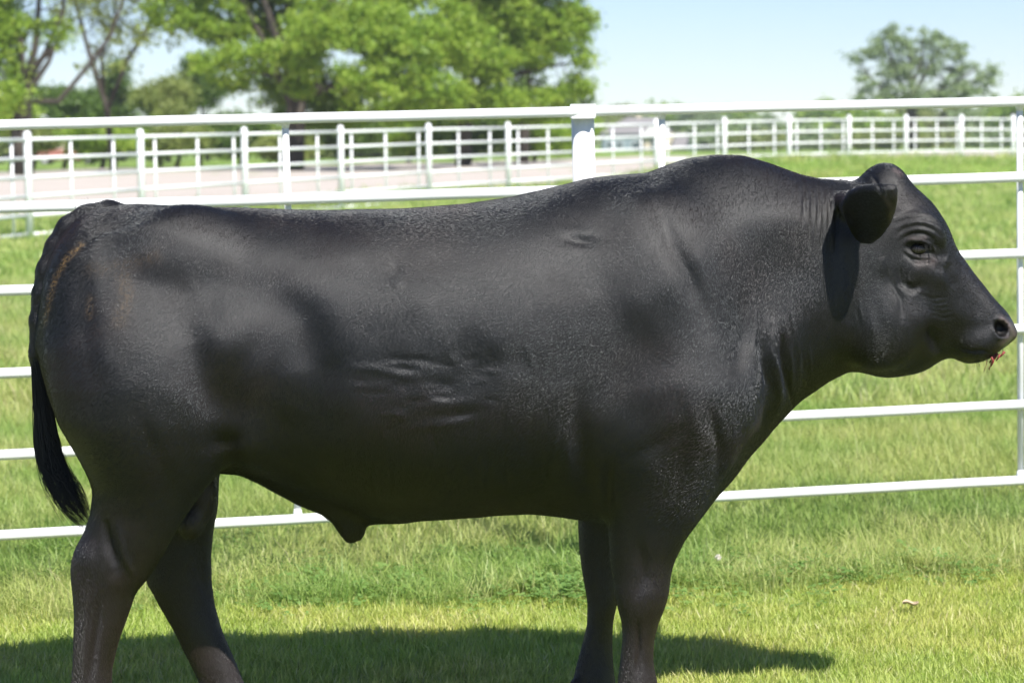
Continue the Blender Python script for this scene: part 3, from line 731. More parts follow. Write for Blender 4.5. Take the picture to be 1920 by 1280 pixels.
# the short coat: hairs lying back and down over the whole skin
me.update(); no = np.empty(n*3, np.float32); me.vertices.foreach_get('normal', no); no = no.reshape(-1, 3).astype(float)
def coat(N_, seed):
    r = np.random.default_rng(seed); np_ = len(me.polygons); li = np.empty(np_*4, np.int32)
    me.polygons.foreach_get('vertices', li); q = li.reshape(-1, 4); C4 = co2[q]
    ar = np.linalg.norm(np.cross(C4[:, 2]-C4[:, 0], C4[:, 3]-C4[:, 1]), axis=1)
    pick = r.choice(len(q), N_, p=ar/ar.sum()); u_, v_ = r.random((2, N_))
    w4 = np.stack([(1-u_)*(1-v_), u_*(1-v_), u_*v_, (1-u_)*v_], 1)[:, :, None]
    P = (C4[pick]*w4).sum(1); nn = (no[q[pick]]*w4).sum(1); nn /= np.linalg.norm(nn, axis=1)[:, None]+1e-9
    X = (mx_[q[pick]]*w4[:, :, 0]).sum(1); Y = (my_[q[pick]]*w4[:, :, 0]).sum(1)
    d = np.stack([np.full(N_, -.55), np.zeros(N_), np.full(N_, -.8)], 1)
    face = np.clip((X-1600)/60, 0, 1)[:, None]; d = d*(1-face)+face*np.array([-.8, 0, .25]); leg = np.clip((Y-960)/60, 0, 1)[:, None]; d = d*(1-leg)+leg*np.array([0, 0, -1.])
    a = .9*np.sin(P[:, 0]*5+P[:, 2]*4)+.5*np.sin(P[:, 0]*13-P[:, 2]*9)+r.normal(size=N_)*.28
    ca, sa = np.cos(a*.35), np.sin(a*.35); d = np.stack([d[:, 0]*ca-d[:, 2]*sa, d[:, 1], d[:, 0]*sa+d[:, 2]*ca], 1)
    d += r.normal(size=(N_, 3))*.07; t = d-nn*(d*nn).sum(1)[:, None]; t /= np.linalg.norm(t, axis=1)[:, None]+1e-9
    L = (.0085*r.uniform(.6, 1.4, N_)*np.interp(X, [80, 1500, 1620, 1850, 1900], [1, 1, .7, .5, .25]))[:, None]
    lift = r.uniform(.10, .2, N_)[:, None]
    p0 = P-nn*.0008; p1 = P+t*L*.5+nn*L*lift*.6; p2 = P+t*L+nn*L*lift*.75
    bald = (X > 1868) & (Y > 595)
    K = ~bald; pts_ = np.stack([p0, p1, p2], 1)[K]-np.array([BX.x, 0, 0])
    hc = bpy.data.hair_curves.new('coat'); m = len(pts_); hc.add_curves([3]*m)
    hc.points.foreach_set('position', pts_.astype(np.float32).ravel())
    rad = np.tile(np.array([.00033, .00028, .00008], np.float32), m); hc.points.foreach_set('radius', rad)
    mt, nt, b = mat('short_black_coat'); p = pos(nt)
    info = N(nt, 'ShaderNodeHairInfo')
    c = ramp(nt, info.outputs['Random'], [(0, (.002, .002, .0025)), (.7, (.004, .0038, .004)), (1, (.011, .0095, .009))])
    b.inputs['Roughness'].default_value = .31; b.inputs['Specular IOR Level'].default_value = .8; b.inputs['Specular Tint'].default_value = (.92, .97, 1, 1)
    sep = N(nt, 'ShaderNodeSeparateXYZ'); nt.links.new(p, sep.inputs[0])
    low = ramp(nt, sep.outputs[2], [(.30, (1, 1, 1)), (.52, (0, 0, 0))])
    blot = ramp(nt, noise_node(nt, 3.5, 4, p), [(.47, (0, 0, 0)), (.64, (.8, .8, .8))])
    c = mixc(nt, low, mixc(nt, blot, c, (.024, .0135, .0105)), (.027, .017, .0135)); nt.links.new(c, b.inputs['Base Color'])
    hc.materials.append(mt); o = bpy.data.objects.new('coat', hc); COL.objects.link(o); o.parent = BULL
coat(600000, 77)

# eyes
def eye_mat():
    m, nt, b = mat('wet_dark_eye'); b.inputs['Base Color'].default_value = (.012, .01, .009, 1); b.inputs['Roughness'].default_value = .22
    return m
M_EYE = eye_mat()
ex, ez = PX(1722, 467, -.13)
for s in (-1, 1):
    bm = bmesh.new(); bmesh.ops.create_uvsphere(bm, u_segments=32, v_segments=20, radius=.025)
    bmesh.ops.scale(bm, vec=(1.05, 1, .85), verts=bm.verts)
    bmesh.ops.translate(bm, vec=(ex-BX.x, s*.1175, ez), verts=bm.verts)
    m_ = bpy.data.meshes.new('eye'); bm.to_mesh(m_); bm.free(); m_.materials.append(M_EYE)
    m_.polygons.foreach_set('use_smooth', [True]*len(m_.polygons)); link('eye', m_, BULL)

# hair: tapering strands as thin three-sided tubes
def hair_mat():
    m, nt, b = mat('coarse_black_hair'); b.inputs['Base Color'].default_value = (.005, .005, .005, 1); b.inputs['Roughness'].default_value = .4; return m
M_HAIR = hair_mat()
def strands(name, paths, r0, parent, taper=.25):
    v = []; f = []
    for P in paths:
        P = np.asarray(P); m = len(P); T = np.gradient(P, axis=0); T /= np.linalg.norm(T, axis=1)[:, None]+1e-9
        A = np.cross(T, [0, 1, .01]); A /= np.linalg.norm(A, axis=1)[:, None]+1e-9; B = np.cross(T, A)
        b = len(v)
        for i in range(m):
            r = r0*(1-(1-taper)*i/(m-1))
            for k in range(3):
                a = 2.094*k; v.append(P[i]+(A[i]*math.cos(a)+B[i]*math.sin(a))*r)
        for i in range(m-1):
            for k in range(3):
                f.append((b+3*i+k, b+3*i+(k+1) % 3, b+3*i+3+(k+1) % 3, b+3*i+3+k))
    return link(name, mesh_np(name, v, f, M_HAIR, True), parent)
def spline(ctrl, t):
    c = np.asarray(ctrl, float); k = np.linspace(0, 1, len(c))
    from numpy import interp
    tt = np.clip(t, 0, 1); out = []
    for d in range(c.shape[1]):
        w = np.interp(np.linspace(0, 1, 60), k, c[:, d]); w = np.convolve(np.pad(w, 5, 'edge'), np.ones(11)/11, 'valid'); w[0] = c[0, d]; w[-1] = c[-1, d]
        out.append(np.interp(tt, np.linspace(0, 1, 60), w))
    return np.stack(out, -1)
Lc = [(67, 640), (70, 700), (76, 780), (82, 850), (99, 905), (134, 950), (176, 979)]
Rc = [(83, 640), (93, 700), (107, 780), (126, 850), (147, 888), (168, 922), (186, 956)]
paths = []
r = np.random.default_rng(11)
for i in range(1000):
    w = r.beta(1.25, 1.25)*1.12-.06; t0 = r.uniform(0, .42); t1 = min(1, t0+r.uniform(.45, .75)) if r.random() < .75 else r.uniform(.85, 1.0)
    t = np.linspace(t0, t1, 11); l, q = spline(Lc, t), spline(Rc, t)
    wob = w+.07*np.sin(t*7+r.uniform(0, 6))+.05*np.sin(round(w*9)*2+t*11)
    p2 = l*(1-wob)[:, None]+q*wob[:, None]
    if r.random() < .2: p2[:, 0] += (t-t0)**2*r.choice([-1, -1, .5])*r.uniform(8, 50); p2[:, 1] += (t-t0)**2*r.uniform(-4, 20)
    yy = -.062+(r.random()-.5)*.05*np.sqrt(max(1-(2*w-1)**2, .15))*np.interp(t, [0, .3, .8, 1], [.5, .8, 1.3, .7])-.05*t**2
    paths.append([(PX(a, b)[0]-BX.x, y_, PX(a, b)[1]) for (a, b), y_ in zip(p2, yy)])
strands('tail_switch', paths, .00085, BULL)
paths = []
for i in range(150):                                                          # stray hairs along the tail head
    a = r.choice([0, 1, 2, 2, 1]); c0 = [(150, 408), (118, 436), (88, 500)][a]
    sx = c0[0]+r.normal()*7+4; sy = np.interp(sx, [78, 88, 100, 118, 140, 165, 200], [545, 505, 470, 440, 412, 396, 384])-1
    dx, dy = -r.uniform(0, 6), -r.uniform(10, 26); t = np.linspace(0, 1, 5)
    y0 = r.normal()*.012
    paths.append([(PX(sx+dx*u_-3*u_*u_, sy+dy*u_)[0]-BX.x, y0, PX(sx, sy+dy*u_)[1]) for u_ in t])
strands('tail_head_hair', paths, .001, BULL, .2)
paths = []
for i in range(520):                                                          # ear fringe
    sx, sy = r.uniform(1574, 1622), r.uniform(360, 388); dx, dy = r.uniform(-12, 2), r.uniform(14, 34); t = np.linspace(0, 1, 6)
    paths.append([(PX(sx+dx*u_*u_, sy+dy*u_)[0]-BX.x, -.212-.028*math.sin(u_*2)-.012*((i*37) % 10)/10, PX(sx, sy+dy*u_)[1]) for u_ in t])
strands('ear_fringe', paths, .0009, BULL, .2)
paths = []
for i in range(46):
    sx, sy = r.uniform(1815, 1872), 0; sy = np.interp(sx, [1815, 1836, 1850, 1872], [676, 674, 667, 655])-r.uniform(0, 14); L_ = r.uniform(8, 20); t = np.linspace(0, 1, 5); y0 = -.05-.02*r.random()
    a_ = r.uniform(-.2, .7); paths.append([(PX(sx+L_*u_*math.sin(a_), sy+L_*u_*math.cos(a_))[0]-BX.x, y0-.012*u_, PX(sx, sy+L_*u_*math.cos(a_))[1]) for u_ in t])
strands('whiskers', paths, .0005, BULL, .2)
paths = []
for i in range(40):
    sx = r.uniform(1700, 1742); sy = np.interp(sx, [1700, 1715, 1730, 1742], [459, 453, 453, 459]); L_ = r.uniform(7, 13); t = np.linspace(0, 1, 5)
    paths.append([(PX(sx+(sx-1718)*.25*u_, sy)[0]-BX.x, -.152-.016*u_, PX(sx, sy+L_*u_*u_)[1]) for u_ in t])
strands('eyelashes', paths, .0006, BULL, .2)

# reddish chewed stems at the mouth
def simple(name, col, rough=.6, spec=.5):
    m, nt, b = mat(name); p = pos(nt)
    nt.links.new(mixc(nt, noise_node(nt, 60, 4, p), tuple(c*.75 for c in col), tuple(min(c*1.2, 1) for c in col)), b.inputs['Base Color'])
    b.inputs['Roughness'].default_value = rough; b.inputs['Specular IOR Level'].default_value = spec; return m
M_RED = simple('red_stem', (.20, .025, .02)); M_STRAW = simple('dry_stem', (.35, .27, .1))
st_ = empty('chewed_stem', (PX(1850, 668)[0], D-.05, PX(1850, 668)[1]), "small reddish chewed stems hanging from the bull's lips", 'plant'); so = st_.location.copy()
mb = MB(); mb2 = MB()
for k, (pts, rr) in enumerate([([(1862, 658), (1856, 668), (1847, 676)], .0045), ([(1855, 660), (1850, 676), (1846, 690)], .002), ([(1866, 660), (1858, 672)], .004), ([(1848, 664), (1852, 672), (1848, 682)], .003), ([(1872, 654), (1864, 664)], .004)]):
    mb.tube([(PX(a, b)[0], D-.055-.006*k, PX(a, b)[1]) for a, b in pts], [rr]*(len(pts)-1)+[rr*.3], 6)
for k, pts in enumerate([[(1845, 662), (1841, 680), (1836, 693)], [(1852, 664), (1848, 680), (1843, 688)], [(1838, 668), (1840, 678)]]):
    mb2.tube([(PX(a, b)[0], D-.06-.006*k, PX(a, b)[1]) for a, b in pts], .0011, 5)
mb.build('stem', M_RED, st_, so, True); mb2.build('straw', M_STRAW, st_, so, True)

# ------------------------------------------------------------------ trees
def leaves(name, lobes, count, size, matl, parent, off, seed, clump=.55, shell=.75):
    """leaf quads in clumps spread through ellipsoid lobes (cx, cy, cz, rx, ry, rz)"""
    r = np.random.default_rng(seed); vol = np.array([(l[3]*l[4]*l[5])**.8 for l in lobes]); vol /= vol.sum()
    C = []; per = 34; nc = max(1, count//per)
    k = r.choice(len(lobes), nc, p=vol); L = np.array(lobes)[k]
    d = r.normal(size=(nc, 3)); d /= np.linalg.norm(d, axis=1)[:, None]
    rad = r.random(nc)**(1/3*shell); cc = L[:, :3]+d*L[:, 3:]*rad[:, None]
    tone_c = r.random(nc)
    cs = clump*r.uniform(.5, 1.25, nc)
    P = np.repeat(cc, per, 0)+r.normal(size=(nc*per, 3))*np.repeat(cs, per)[:, None]*np.array([.5, .5, .32])
    tone = np.clip(np.repeat(tone_c, per)*.5+r.random(nc*per)*.5, 0, 1)
    nn = r.normal(size=(len(P), 3))+np.array([0, -.3, .6]); nn /= np.linalg.norm(nn, axis=1)[:, None]
    a = np.cross(nn, r.normal(size=(len(P), 3))); a /= np.linalg.norm(a, axis=1)[:, None]; b = np.cross(nn, a)
    s = size*r.uniform(.6, 1.3, len(P))[:, None]
    q = np.stack([P-a*s*.5, P+b*s*.32, P+a*s*.55-nn*s*.12, P-b*s*.32], 1)-np.array(off)
    me = mesh_np(name, q.reshape(-1, 3), np.arange(len(P)*4).reshape(-1, 4), matl)
    t = me.attributes.new('tone', 'FLOAT', 'POINT'); t.data.foreach_set('value', np.repeat(tone, 4).astype(np.float32))
    return link(name, me, parent)
def tree(name, label, base, trunk_paths, lobes, count, size, matl, seed, r0=.3, clump=.55, group=None, cat='tree', limbs=2, shell=.75):
    base = Vector(base); T = empty(name, base, label, cat, group); r = random.Random(seed)
    mb = MB(); ends = []
    for path, ra, rb in trunk_paths:
        path = [Vector(p) for p in path]; m = len(path)
        mb.tube([p-base for p in path], [ra+(rb-ra)*i/(m-1) for i in range(m)], 9); ends.append((path, ra, rb))
    for l in lobes:                                               # limbs reach from the trunks into each lobe
        c = Vector(l[:3])
        for _ in range(limbs):
            path, ra, rb = r.choice(ends) if len(ends) > 1 else ends[0]
            k = r.uniform(.45, 1)*(len(path)-1); i = min(int(k), len(path)-2); a = path[i].lerp(path[i+1], k-i)
            e = c+Vector((r.uniform(-.6, .6)*l[3], r.uniform(-.6, .6)*l[4], r.uniform(-.3, .7)*l[5]))
            mid = a.lerp(e, .5)+Vector((r.uniform(-.4, .4), r.uniform(-.4, .4), r.uniform(.0, .5)))
            w = max(.03, min(rb, ra)*.55)
            mb.tube([a-base, a.lerp(mid, .5)-base+Vector((0, 0, r.uniform(-.1, .2))), mid-base, mid.lerp(e, .6)-base+Vector((r.uniform(-.2, .2), 0, 0)), e-base], [w, w*.8, w*.6, w*.4, .015], 6)
            for __ in range(3):
                t_ = r.uniform(.3, 1); f_ = mid.lerp(e, t_); g_ = f_+Vector((r.uniform(-1, 1)*l[3]*.5, r.uniform(-1, 1)*l[4]*.5, r.uniform(-.2, 1)*l[5]*.5))
                mb.tube([f_-base, f_.lerp(g_, .5)-base+Vector((0, 0, .1)), g_-base], [w*.35, w*.22, .01], 5)
    mb.build('trunk', M_BARK, T, smooth=True)
    leaves('crown', sub_lobes(lobes, 9, seed) if count > 30000 else lobes, count, size, matl, T, tuple(base), seed, clump, shell)
    return T
def px_lobes(L, Y, dy=0, depth=.8):
    out = []
    for l in L:
        px, py, rx, ry = l[:4]; y = Y+(l[4] if len(l) > 4 else 0); c = at(px, py, y); k = y/FPX
        out.append((c.x, y, c.z, rx*k, (rx+ry)/2*k*depth, ry*k))
    return out
def sub_lobes(L, k, seed):
    """each big lobe broken into smaller clumps lying near its surface, with gaps between"""
    r = random.Random(seed); out = []
    for l in L:
        out.append((l[0], l[1], l[2], l[3]*.8, l[4]*.7, l[5]*.8))
        for _ in range(k):
            d = Vector((r.gauss(0, 1), r.gauss(0, 1), r.gauss(0, .8))).normalized(); q = r.uniform(.55, .95); s_ = r.uniform(.24, .42)
            out.append((l[0]+d.x*l[3]*q, l[1]+d.y*l[4]*q, l[2]+d.z*l[5]*q, l[3]*s_, l[4]*s_, l[5]*s_*.75))
    return out
def pth(pts, Y): return [at(a, b, Y+(c[0] if c else 0)) for a, b, *c in pts]
# big maple, left of centre
Y = 92; b = at(548, 320, Y); b.z = float(gz(b.x, Y))
tree('maple_tree', 'big bright green maple with forked trunk, left of centre behind the lot', b,
     [([b]+pth([(552, 230), (556, 190), (552, 150)], Y), .45, .34), (pth([(552, 150), (560, 90), (540, 10), (530, -120)], Y), .24, .12), (pth([(552, 160), (530, 80), (500, 10), (440, -90)], Y), .2, .09),
      (pth([(556, 170), (600, 100), (660, 20), (720, -100)], Y), .2, .09)],
     px_lobes([(330, 20, 80, 45), (420, 40, 85, 55), (470, 105, 75, 40, -2), (400, 115, 50, 25, -1), (500, 20, 60, 60, 1), (620, 40, 80, 60, -1), (700, 60, 90, 70, -3), (690, 150, 80, 45, -4), (760, 110, 90, 65, -4), (830, 60, 80, 80, -2),
               (820, 170, 80, 40, -4), (620, 160, 60, 40, 2), (500, 170, 50, 35, 2), (570, 110, 50, 40, -3), (600, 60, 60, 40, -4), (560, 165, 40, 22, -2), (590, 205, 100, 38, 3), (700, 205, 90, 38, 2), (790, 195, 60, 30, 1), (450, 150, 45, 30, 1), (380, -60, 110, 60), (560, -80, 130, 90), (740, -60, 130, 90), (480, -190, 160, 90), (650, -220, 190, 110), (800, -160, 120, 90)], Y),
     190000, .155, M_MAPLE, 21, limbs=1, clump=.4)
Y = 99; b = at(868, 315, Y); b.z = float(gz(b.x, Y))
tree('maple_tree', 'full green tree right of the big maple, its crown ending against open sky', b,
     [([b]+pth([(870, 240), (872, 180), (880, 120)], Y), .35, .25), (pth([(880, 120), (930, 40), (980, -60)], Y), .18, .08), (pth([(875, 140), (850, 50), (840, -80)], Y), .18, .08)],
     px_lobes([(880, 40, 70, 60), (950, 40, 70, 60), (1010, 30, 70, 50), (1060, 70, 55, 45), (990, 100, 60, 35), (920, 120, 60, 50, -2), (870, 190, 60, 40, -1), (940, 190, 50, 30, -2), (1010, 185, 60, 22, 0), (1080, 165, 45, 20, 0), (1085, 35, 35, 35), (1095, 110, 26, 26), (1040, 215, 75, 16, 2),
               (920, -70, 110, 80), (1030, -60, 90, 70), (950, -180, 120, 80)], Y), 115000, .15, M_MAPLE, 22, limbs=1, clump=.4)
Y = 112; b = at(980, 312, Y); b.z = float(gz(b.x, Y))
tree('dark_tree', 'darker tree showing through behind the crown nearest the open sky', b, [([b]+pth([(985, 220), (990, 120), (1000, 0)], Y), .3, .12)],
     px_lobes([(930, 20, 60, 60), (1000, 70, 70, 50), (1040, 20, 60, 50), (960, 150, 60, 40), (1060, 190, 50, 22), (900, 210, 70, 30), (1000, -60, 90, 50)], Y), 16000, .2, M_DARKLEAF, 23, limbs=1)
# left tree, open crown with leaning limbs
Y = 88; b = at(42, 325, Y); b.z = float(gz(b.x, Y))
tree('open_crowned_tree', 'thin leaved tree at the left edge with bare leaning limbs', b,
     [([b]+pth([(40, 250), (42, 190), (48, 150)], Y), .42, .3), (pth([(48, 160), (66, 90), (72, 20), (76, -100)], Y), .15, .07), (pth([(44, 170), (90, 90), (118, 20), (124, -90)], Y), .12, .05),
      (pth([(50, 190), (110, 190), (160, 130), (205, 70), (228, 10), (250, -80)], Y), .11, .04), (pth([(48, 170), (20, 110), (-10, 40), (-30, -60)], Y), .15, .07)],
     px_lobes([(15, 30, 40, 40), (5, 90, 35, 45), (-40, 60, 60, 70), (30, 150, 25, 30), (10, 185, 35, 28, -1), (50, 60, 25, 25), (110, 60, 25, 30), (-20, -50, 100, 60), (100, -60, 80, 50), (-80, 150, 60, 50)], Y),
     24000, .16, M_MAPLE, 24, limbs=2)
leaf2 = [(150, 40, 50, 40, 'sparse yellow green tree')]
Y = 97; b = at(212, 322, Y); b.z = float(gz(b.x, Y))
tree('slender_tree', 'slender half bare tree between the left edge tree and the big maple', b,
     [([b]+pth([(200, 200), (170, 110), (140, 0), (130, -80)], Y), .14, .05), (pth([(200, 210), (240, 110), (290, 30), (310, -60)], Y), .1, .04), (pth([(195, 190), (190, 100), (215, 30), (220, -60)], Y), .09, .04)],
     px_lobes([(150, 30, 50, 50), (230, 50, 50, 40), (190, -20, 90, 40), (290, 60, 50, 40), (200, 110, 60, 30)], Y), 3200, .17, M_OLIVE, 25, limbs=4, r0=.1)
# understorey: separate dark shrubs and small trees
und = [(120, 205, 60, 45, 118, 'dark', 'dark bushy tree right of the left edge trunk'), (215, 180, 55, 55, 126, 'dark', 'round dark tree below the slender half bare tree'),
       (300, 185, 60, 45, 121, 'olive', 'olive green tree low between the slender tree and maple'), (375, 165, 45, 50, 130, 'dark', 'dark tree left of the gap with sky beside the maple trunk'),
       (60, 250, 70, 28, 112, 'olive', 'low olive shrub above the far fence at the left edge'), (190, 262, 70, 26, 110, 'maple', 'low bright shrub behind the far fence below the dark trees'),
       (330, 262, 70, 26, 114, 'olive', 'low olive shrub left of the maple trunk base'), (450, 250, 60, 36, 118, 'dark', 'low dark shrub touching the left of the maple trunk'),
       (640, 245, 75, 48, 116, 'dark', 'dark shrub right of the maple trunk behind the far fence'), (765, 245, 75, 46, 118, 'maple', 'bright shrub under the right half of the big maple'),
       (880, 245, 65, 44, 116, 'dark', 'dark shrub at the foot of the tree right of the maple'), (1000, 248, 80, 42, 118, 'maple', 'bright hedge shrub left of the fat white fence post'),
       (1082, 245, 42, 34, 135, 'maple', 'bright bush behind the fat white fence post'), (20, 215, 40, 30, 104, 'maple', 'bright shrub in front of the left edge trunk'),
       (540, 275, 50, 18, 106, 'olive', 'small olive shrub at the foot of the maple trunk')]
MM = {'dark': M_DARKLEAF, 'olive': M_OLIVE, 'maple': M_MAPLE, 'grey': M_HAZELEAF}
def blobs(px, py, rx, ry, r, k=7):
    out = [(px, py, rx*.7, ry*.7)]
    for _ in range(k):
        a = r.uniform(0, 6.28); d = r.uniform(.35, .85); out.append((px+rx*d*math.cos(a), py+ry*d*math.sin(a), rx*r.uniform(.25, .45), ry*r.uniform(.28, .5), r.uniform(-1.5, 1.5)))
    return out
rr = random.Random(5)
for i, (px, py, rx, ry, Y, mk, lab) in enumerate(und):
    b = at(px, 300, Y); b.z = float(gz(b.x, Y)); top = at(px, py, Y)
    tree('shrub' if py > 240 else 'small_tree', lab, b, [([b, b.lerp(top, .5)+Vector((.2, 0, 0)), top], .13, .05)], px_lobes(blobs(px, py, rx, ry, rr, 9), Y), 9500, .17, MM[mk], 40+i, limbs=1, group='shrubs and small trees beyond the gravel lot',
         cat='shrub' if py > 240 else 'tree')
# lone pale tree on the right
Y = 235; b = at(1712, 280, Y); b.z = float(gz(b.x, Y))
tree('lone_tree', 'lone pale grey green spreading tree against the sky on the right', b,
     [([b]+pth([(1712, 235), (1708, 205), (1705, 180)], Y), .55, .4), (pth([(1705, 190), (1680, 140), (1665, 80)], Y), .25, .08), (pth([(1706, 190), (1740, 130), (1760, 90)], Y), .25, .08), (pth([(1708, 195), (1780, 160), (1830, 130)], Y), .2, .07), (pth([(1705, 195), (1650, 165), (1610, 120)], Y), .18, .06)],
     px_lobes([(1685, 65, 24, 20), (1655, 72, 20, 18), (1640, 95, 26, 16), (1608, 105, 20, 12), (1605, 125, 15, 20), (1622, 150, 24, 16), (1598, 178, 28, 10), (1690, 95, 34, 22), (1735, 72, 22, 16), (1760, 85, 26, 20), (1790, 100, 24, 20),
               (1745, 115, 34, 22), (1700, 130, 34, 24), (1660, 125, 24, 24), (1765, 140, 40, 22), (1815, 135, 28, 20), (1850, 130, 18, 16), (1862, 145, 14, 14), (1830, 158, 34, 16), (1790, 172, 50, 16), (1650, 165, 30, 20), (1700, 168, 40, 16), (1740, 185, 70, 14), (1640, 190, 50, 12), (1850, 180, 22, 10)], Y, depth=.9),
     13000, .32, M_HAZELEAF, 31, clump=.62, limbs=1)
# far tree line on the right and behind everything
fars = []
for px in range(-60, 2000, 62):
    if px < 1050: fars.append((px+rr.uniform(-15, 15), 262+rr.uniform(-6, 4), rr.uniform(50, 75), rr.uniform(24, 34), rr.uniform(165, 215)))
for px, py, rx, ry, Y in ((1160, 238, 40, 30, 420), (1235, 228, 34, 22, 470), (1275, 240, 40, 26, 460), (1330, 236, 46, 24, 440), (1385, 238, 44, 24, 450), (1440, 246, 40, 18, 430), (1500, 250, 46, 17, 420), (1545, 232, 50, 24, 400), (1600, 240, 52, 28, 340), (1660, 242, 54, 26, 330),
                          (1725, 240, 56, 28, 345), (1790, 238, 56, 28, 335), (1850, 238, 56, 30, 330), (1910, 232, 56, 34, 320), (1970, 232, 56, 34, 325), (1420, 266, 60, 14, 300), (1530, 266, 60, 14, 290), (1640, 266, 60, 14, 280), (1760, 266, 60, 14, 285), (1880, 266, 60, 14, 280), (1345, 264, 40, 14, 330)):
    fars.append((px, py, rx, ry, Y))
fl = ['bushy tree in the far tree line', 'rounded tree in the far tree line']
def near_word(px):
    marks = [(-60, 'beyond the left end of the photo'), (50, 'behind the leftmost far fence post'), (262, 'behind the second far fence post from left'), (457, 'left of the big maple trunk'), (640, 'right of the big maple trunk'), (803, 'under the maple crown edge'), (952, 'left of the fat white post'),
             (1100, 'behind the fat white post'), (1200, 'above the grey roofed house'), (1290, 'right of the house roof'), (1358, 'above the withers hump'), (1480, 'behind the neck dip'), (1592, 'left of the lone pale tree'), (1699, 'under the lone pale tree'), (1803, 'right under the lone tree'), (1900, 'at the right edge')]
    return min(marks, key=lambda m: abs(m[0]-px))[1]
used = {}
for i, (px, py, rx, ry, Y) in enumerate(fars):
    b = at(px, 285, Y); b.z = float(gz(b.x, Y)); top = at(px, py, Y)
    mk = rr.choice(['olive', 'maple', 'dark', 'olive']) if px < 1130 else rr.choice(['olive', 'grey', 'maple'])
    tone = {'olive': 'olive', 'maple': 'bright green', 'dark': 'dark green', 'grey': 'pale grey green'}[mk]
    size = 'low' if ry < 20 else ('broad' if rx > 55 else 'small')
    lab = f"{size} {tone} far tree {near_word(px)}"
    used[lab] = used.get(lab, 0)+1
    if used[lab] > 1: lab = f"{size} {tone} far tree, {'second' if used[lab]==2 else 'third'} from left {near_word(px)}"
    tree('far_tree', lab, b, [([b, b.lerp(top, .6), top], .2, .08)], px_lobes(blobs(px, py-(4 if px > 1100 and ry > 20 else 0), rx, ry*1.3, rr, 7), Y), 5000, .16+Y*.0014, MM[mk], 100+i, clump=Y*.004, limbs=0, group='trees of the far tree line')

# ------------------------------------------------------------------ far house and car
M_ROOF = simple('grey_shingle', (.19, .18, .18), .9); M_WALL = simple('blue_grey_siding', (.19, .25, .28), .8); M_WHITE = simple('white_trim', (.75, .75, .73), .6)
M_GLASS = simple('dark_window', (.05, .08, .09), .15); M_BEIGE = simple('beige_siding', (.5, .43, .33), .8)
Yh = 380
def hp(px, py, dy=0): return at(px, py, Yh+dy)
HO = empty('house', hp(1215, 286), 'far grey roofed blue grey house right of the fat white fence post', 'house'); ho = HO.location.copy()
x0, x1 = hp(1124, 286).x, hp(1206, 286).x; zb = float(gz(0, Yh))-.1; zt = hp(1165, 251).z; xr0, xr1 = hp(1178, 286).x, hp(1300, 286).x
MB().box((x0+.6, Yh, zb), (x1, Yh+10, zt)).build('wall', M_WALL, HO, ho)
zr = hp(1220, 219).z; e0, e1 = x0-.3, hp(1262, 286).x
mb = MB(); ridge0 = Vector((hp(1178, 0).x, Yh+5, zr)); ridge1 = Vector((hp(1238, 0).x, Yh+5, zr)); A = Vector((e0, Yh-.6, zt)); B = Vector((e1, Yh-.6, zt)); C_ = Vector((e1, Yh+10.6, zt)); D_ = Vector((e0, Yh+10.6, zt))
mb.poly([A, B, ridge1, ridge0]); mb.poly([B, C_, ridge1]); mb.poly([C_, D_, ridge0, ridge1]); mb.poly([D_, A, ridge0]); mb.poly([A, D_, C_, B])
mb.build('roof', M_ROOF, HO, ho)
xg0, xg1 = hp(1204, 0).x, hp(1262, 0).x
MB().box((xg0+.02, Yh-1.5, zb), (xg1, Yh+9.8, zt-.02)).build('wall', M_BEIGE, HO, ho)
gm = MB(); za = hp(1218, 240).z
for a, c, t_ in ((1198, 1238, 238),):
    p0, p1, pm = hp(a, 0).x, hp(c, 0).x, (hp(a, 0).x+hp(c, 0).x)/2; zz_ = hp(a, 256).z; zk = hp(a, t_).z
    f0, f1 = Yh-2.2, Yh+3
    gm.poly([(p0, f0, zz_), (p1, f0, zz_), (pm, f0, zk)]); gm.poly([(p0, f0, zz_), (pm, f0, zk), (pm, f1, zk), (p0, f1, zz_)]); gm.poly([(p1, f0, zz_), (p1, f1, zz_), (pm, f1, zk), (pm, f0, zk)])
gm.build('gable', M_WHITE, HO, ho)
for px in (1143, 1162, 1190):
    c = hp(px, 272); f = MB().box((c.x-.5, Yh-.09, c.z-.6), (c.x+.5, Yh-.01, c.z+.6)).build('window', M_WHITE, HO, ho); MB().box((c.x-.42, Yh-.12, c.z-.52), (c.x+.42, Yh-.092, c.z+.52)).build('pane', M_GLASS, f, ho)
c = hp(1225, 275); MB().box((c.x-.45, Yh-1.58, zb), (c.x+.45, Yh-1.51, zb+2.1)).build('door', M_GLASS, HO, ho)
MB().box((ridge0.x+1.4, Yh+4.6, zr-.4), (ridge0.x+2.0, Yh+5.2, zr+.7)).build('chimney', M_BEIGE, HO, ho)
Yg = 360; GA = empty('garage', at(1290, 286, Yg), 'far garage with pale grey roof and white gable right of the house', 'garage'); go = GA.location.copy()
def gp(px, py): return at(px, py, Yg)
zb = float(gz(0, Yg))-.1; q0, q1 = gp(1285, 0).x, gp(1317, 0).x; qm = (q0+q1)/2; ze = gp(1290, 273).z; zk = gp(1290, 256).z; w0 = gp(1262, 0).x
MB().box((q0+.3, Yg, zb), (q1-.3, Yg+6.5, ze)).build('wall', M_WHITE, GA, go)
MB().box((w0, Yg+2, zb), (q0+.28, Yg+6.4, ze-.2)).build('wall', M_BEIGE, GA, go)
gm = MB(); gm.poly([(q0, Yg-.02, ze), (q1, Yg-.02, ze), (qm, Yg-.02, zk)]); gm.build('gable', M_WHITE, GA, go)
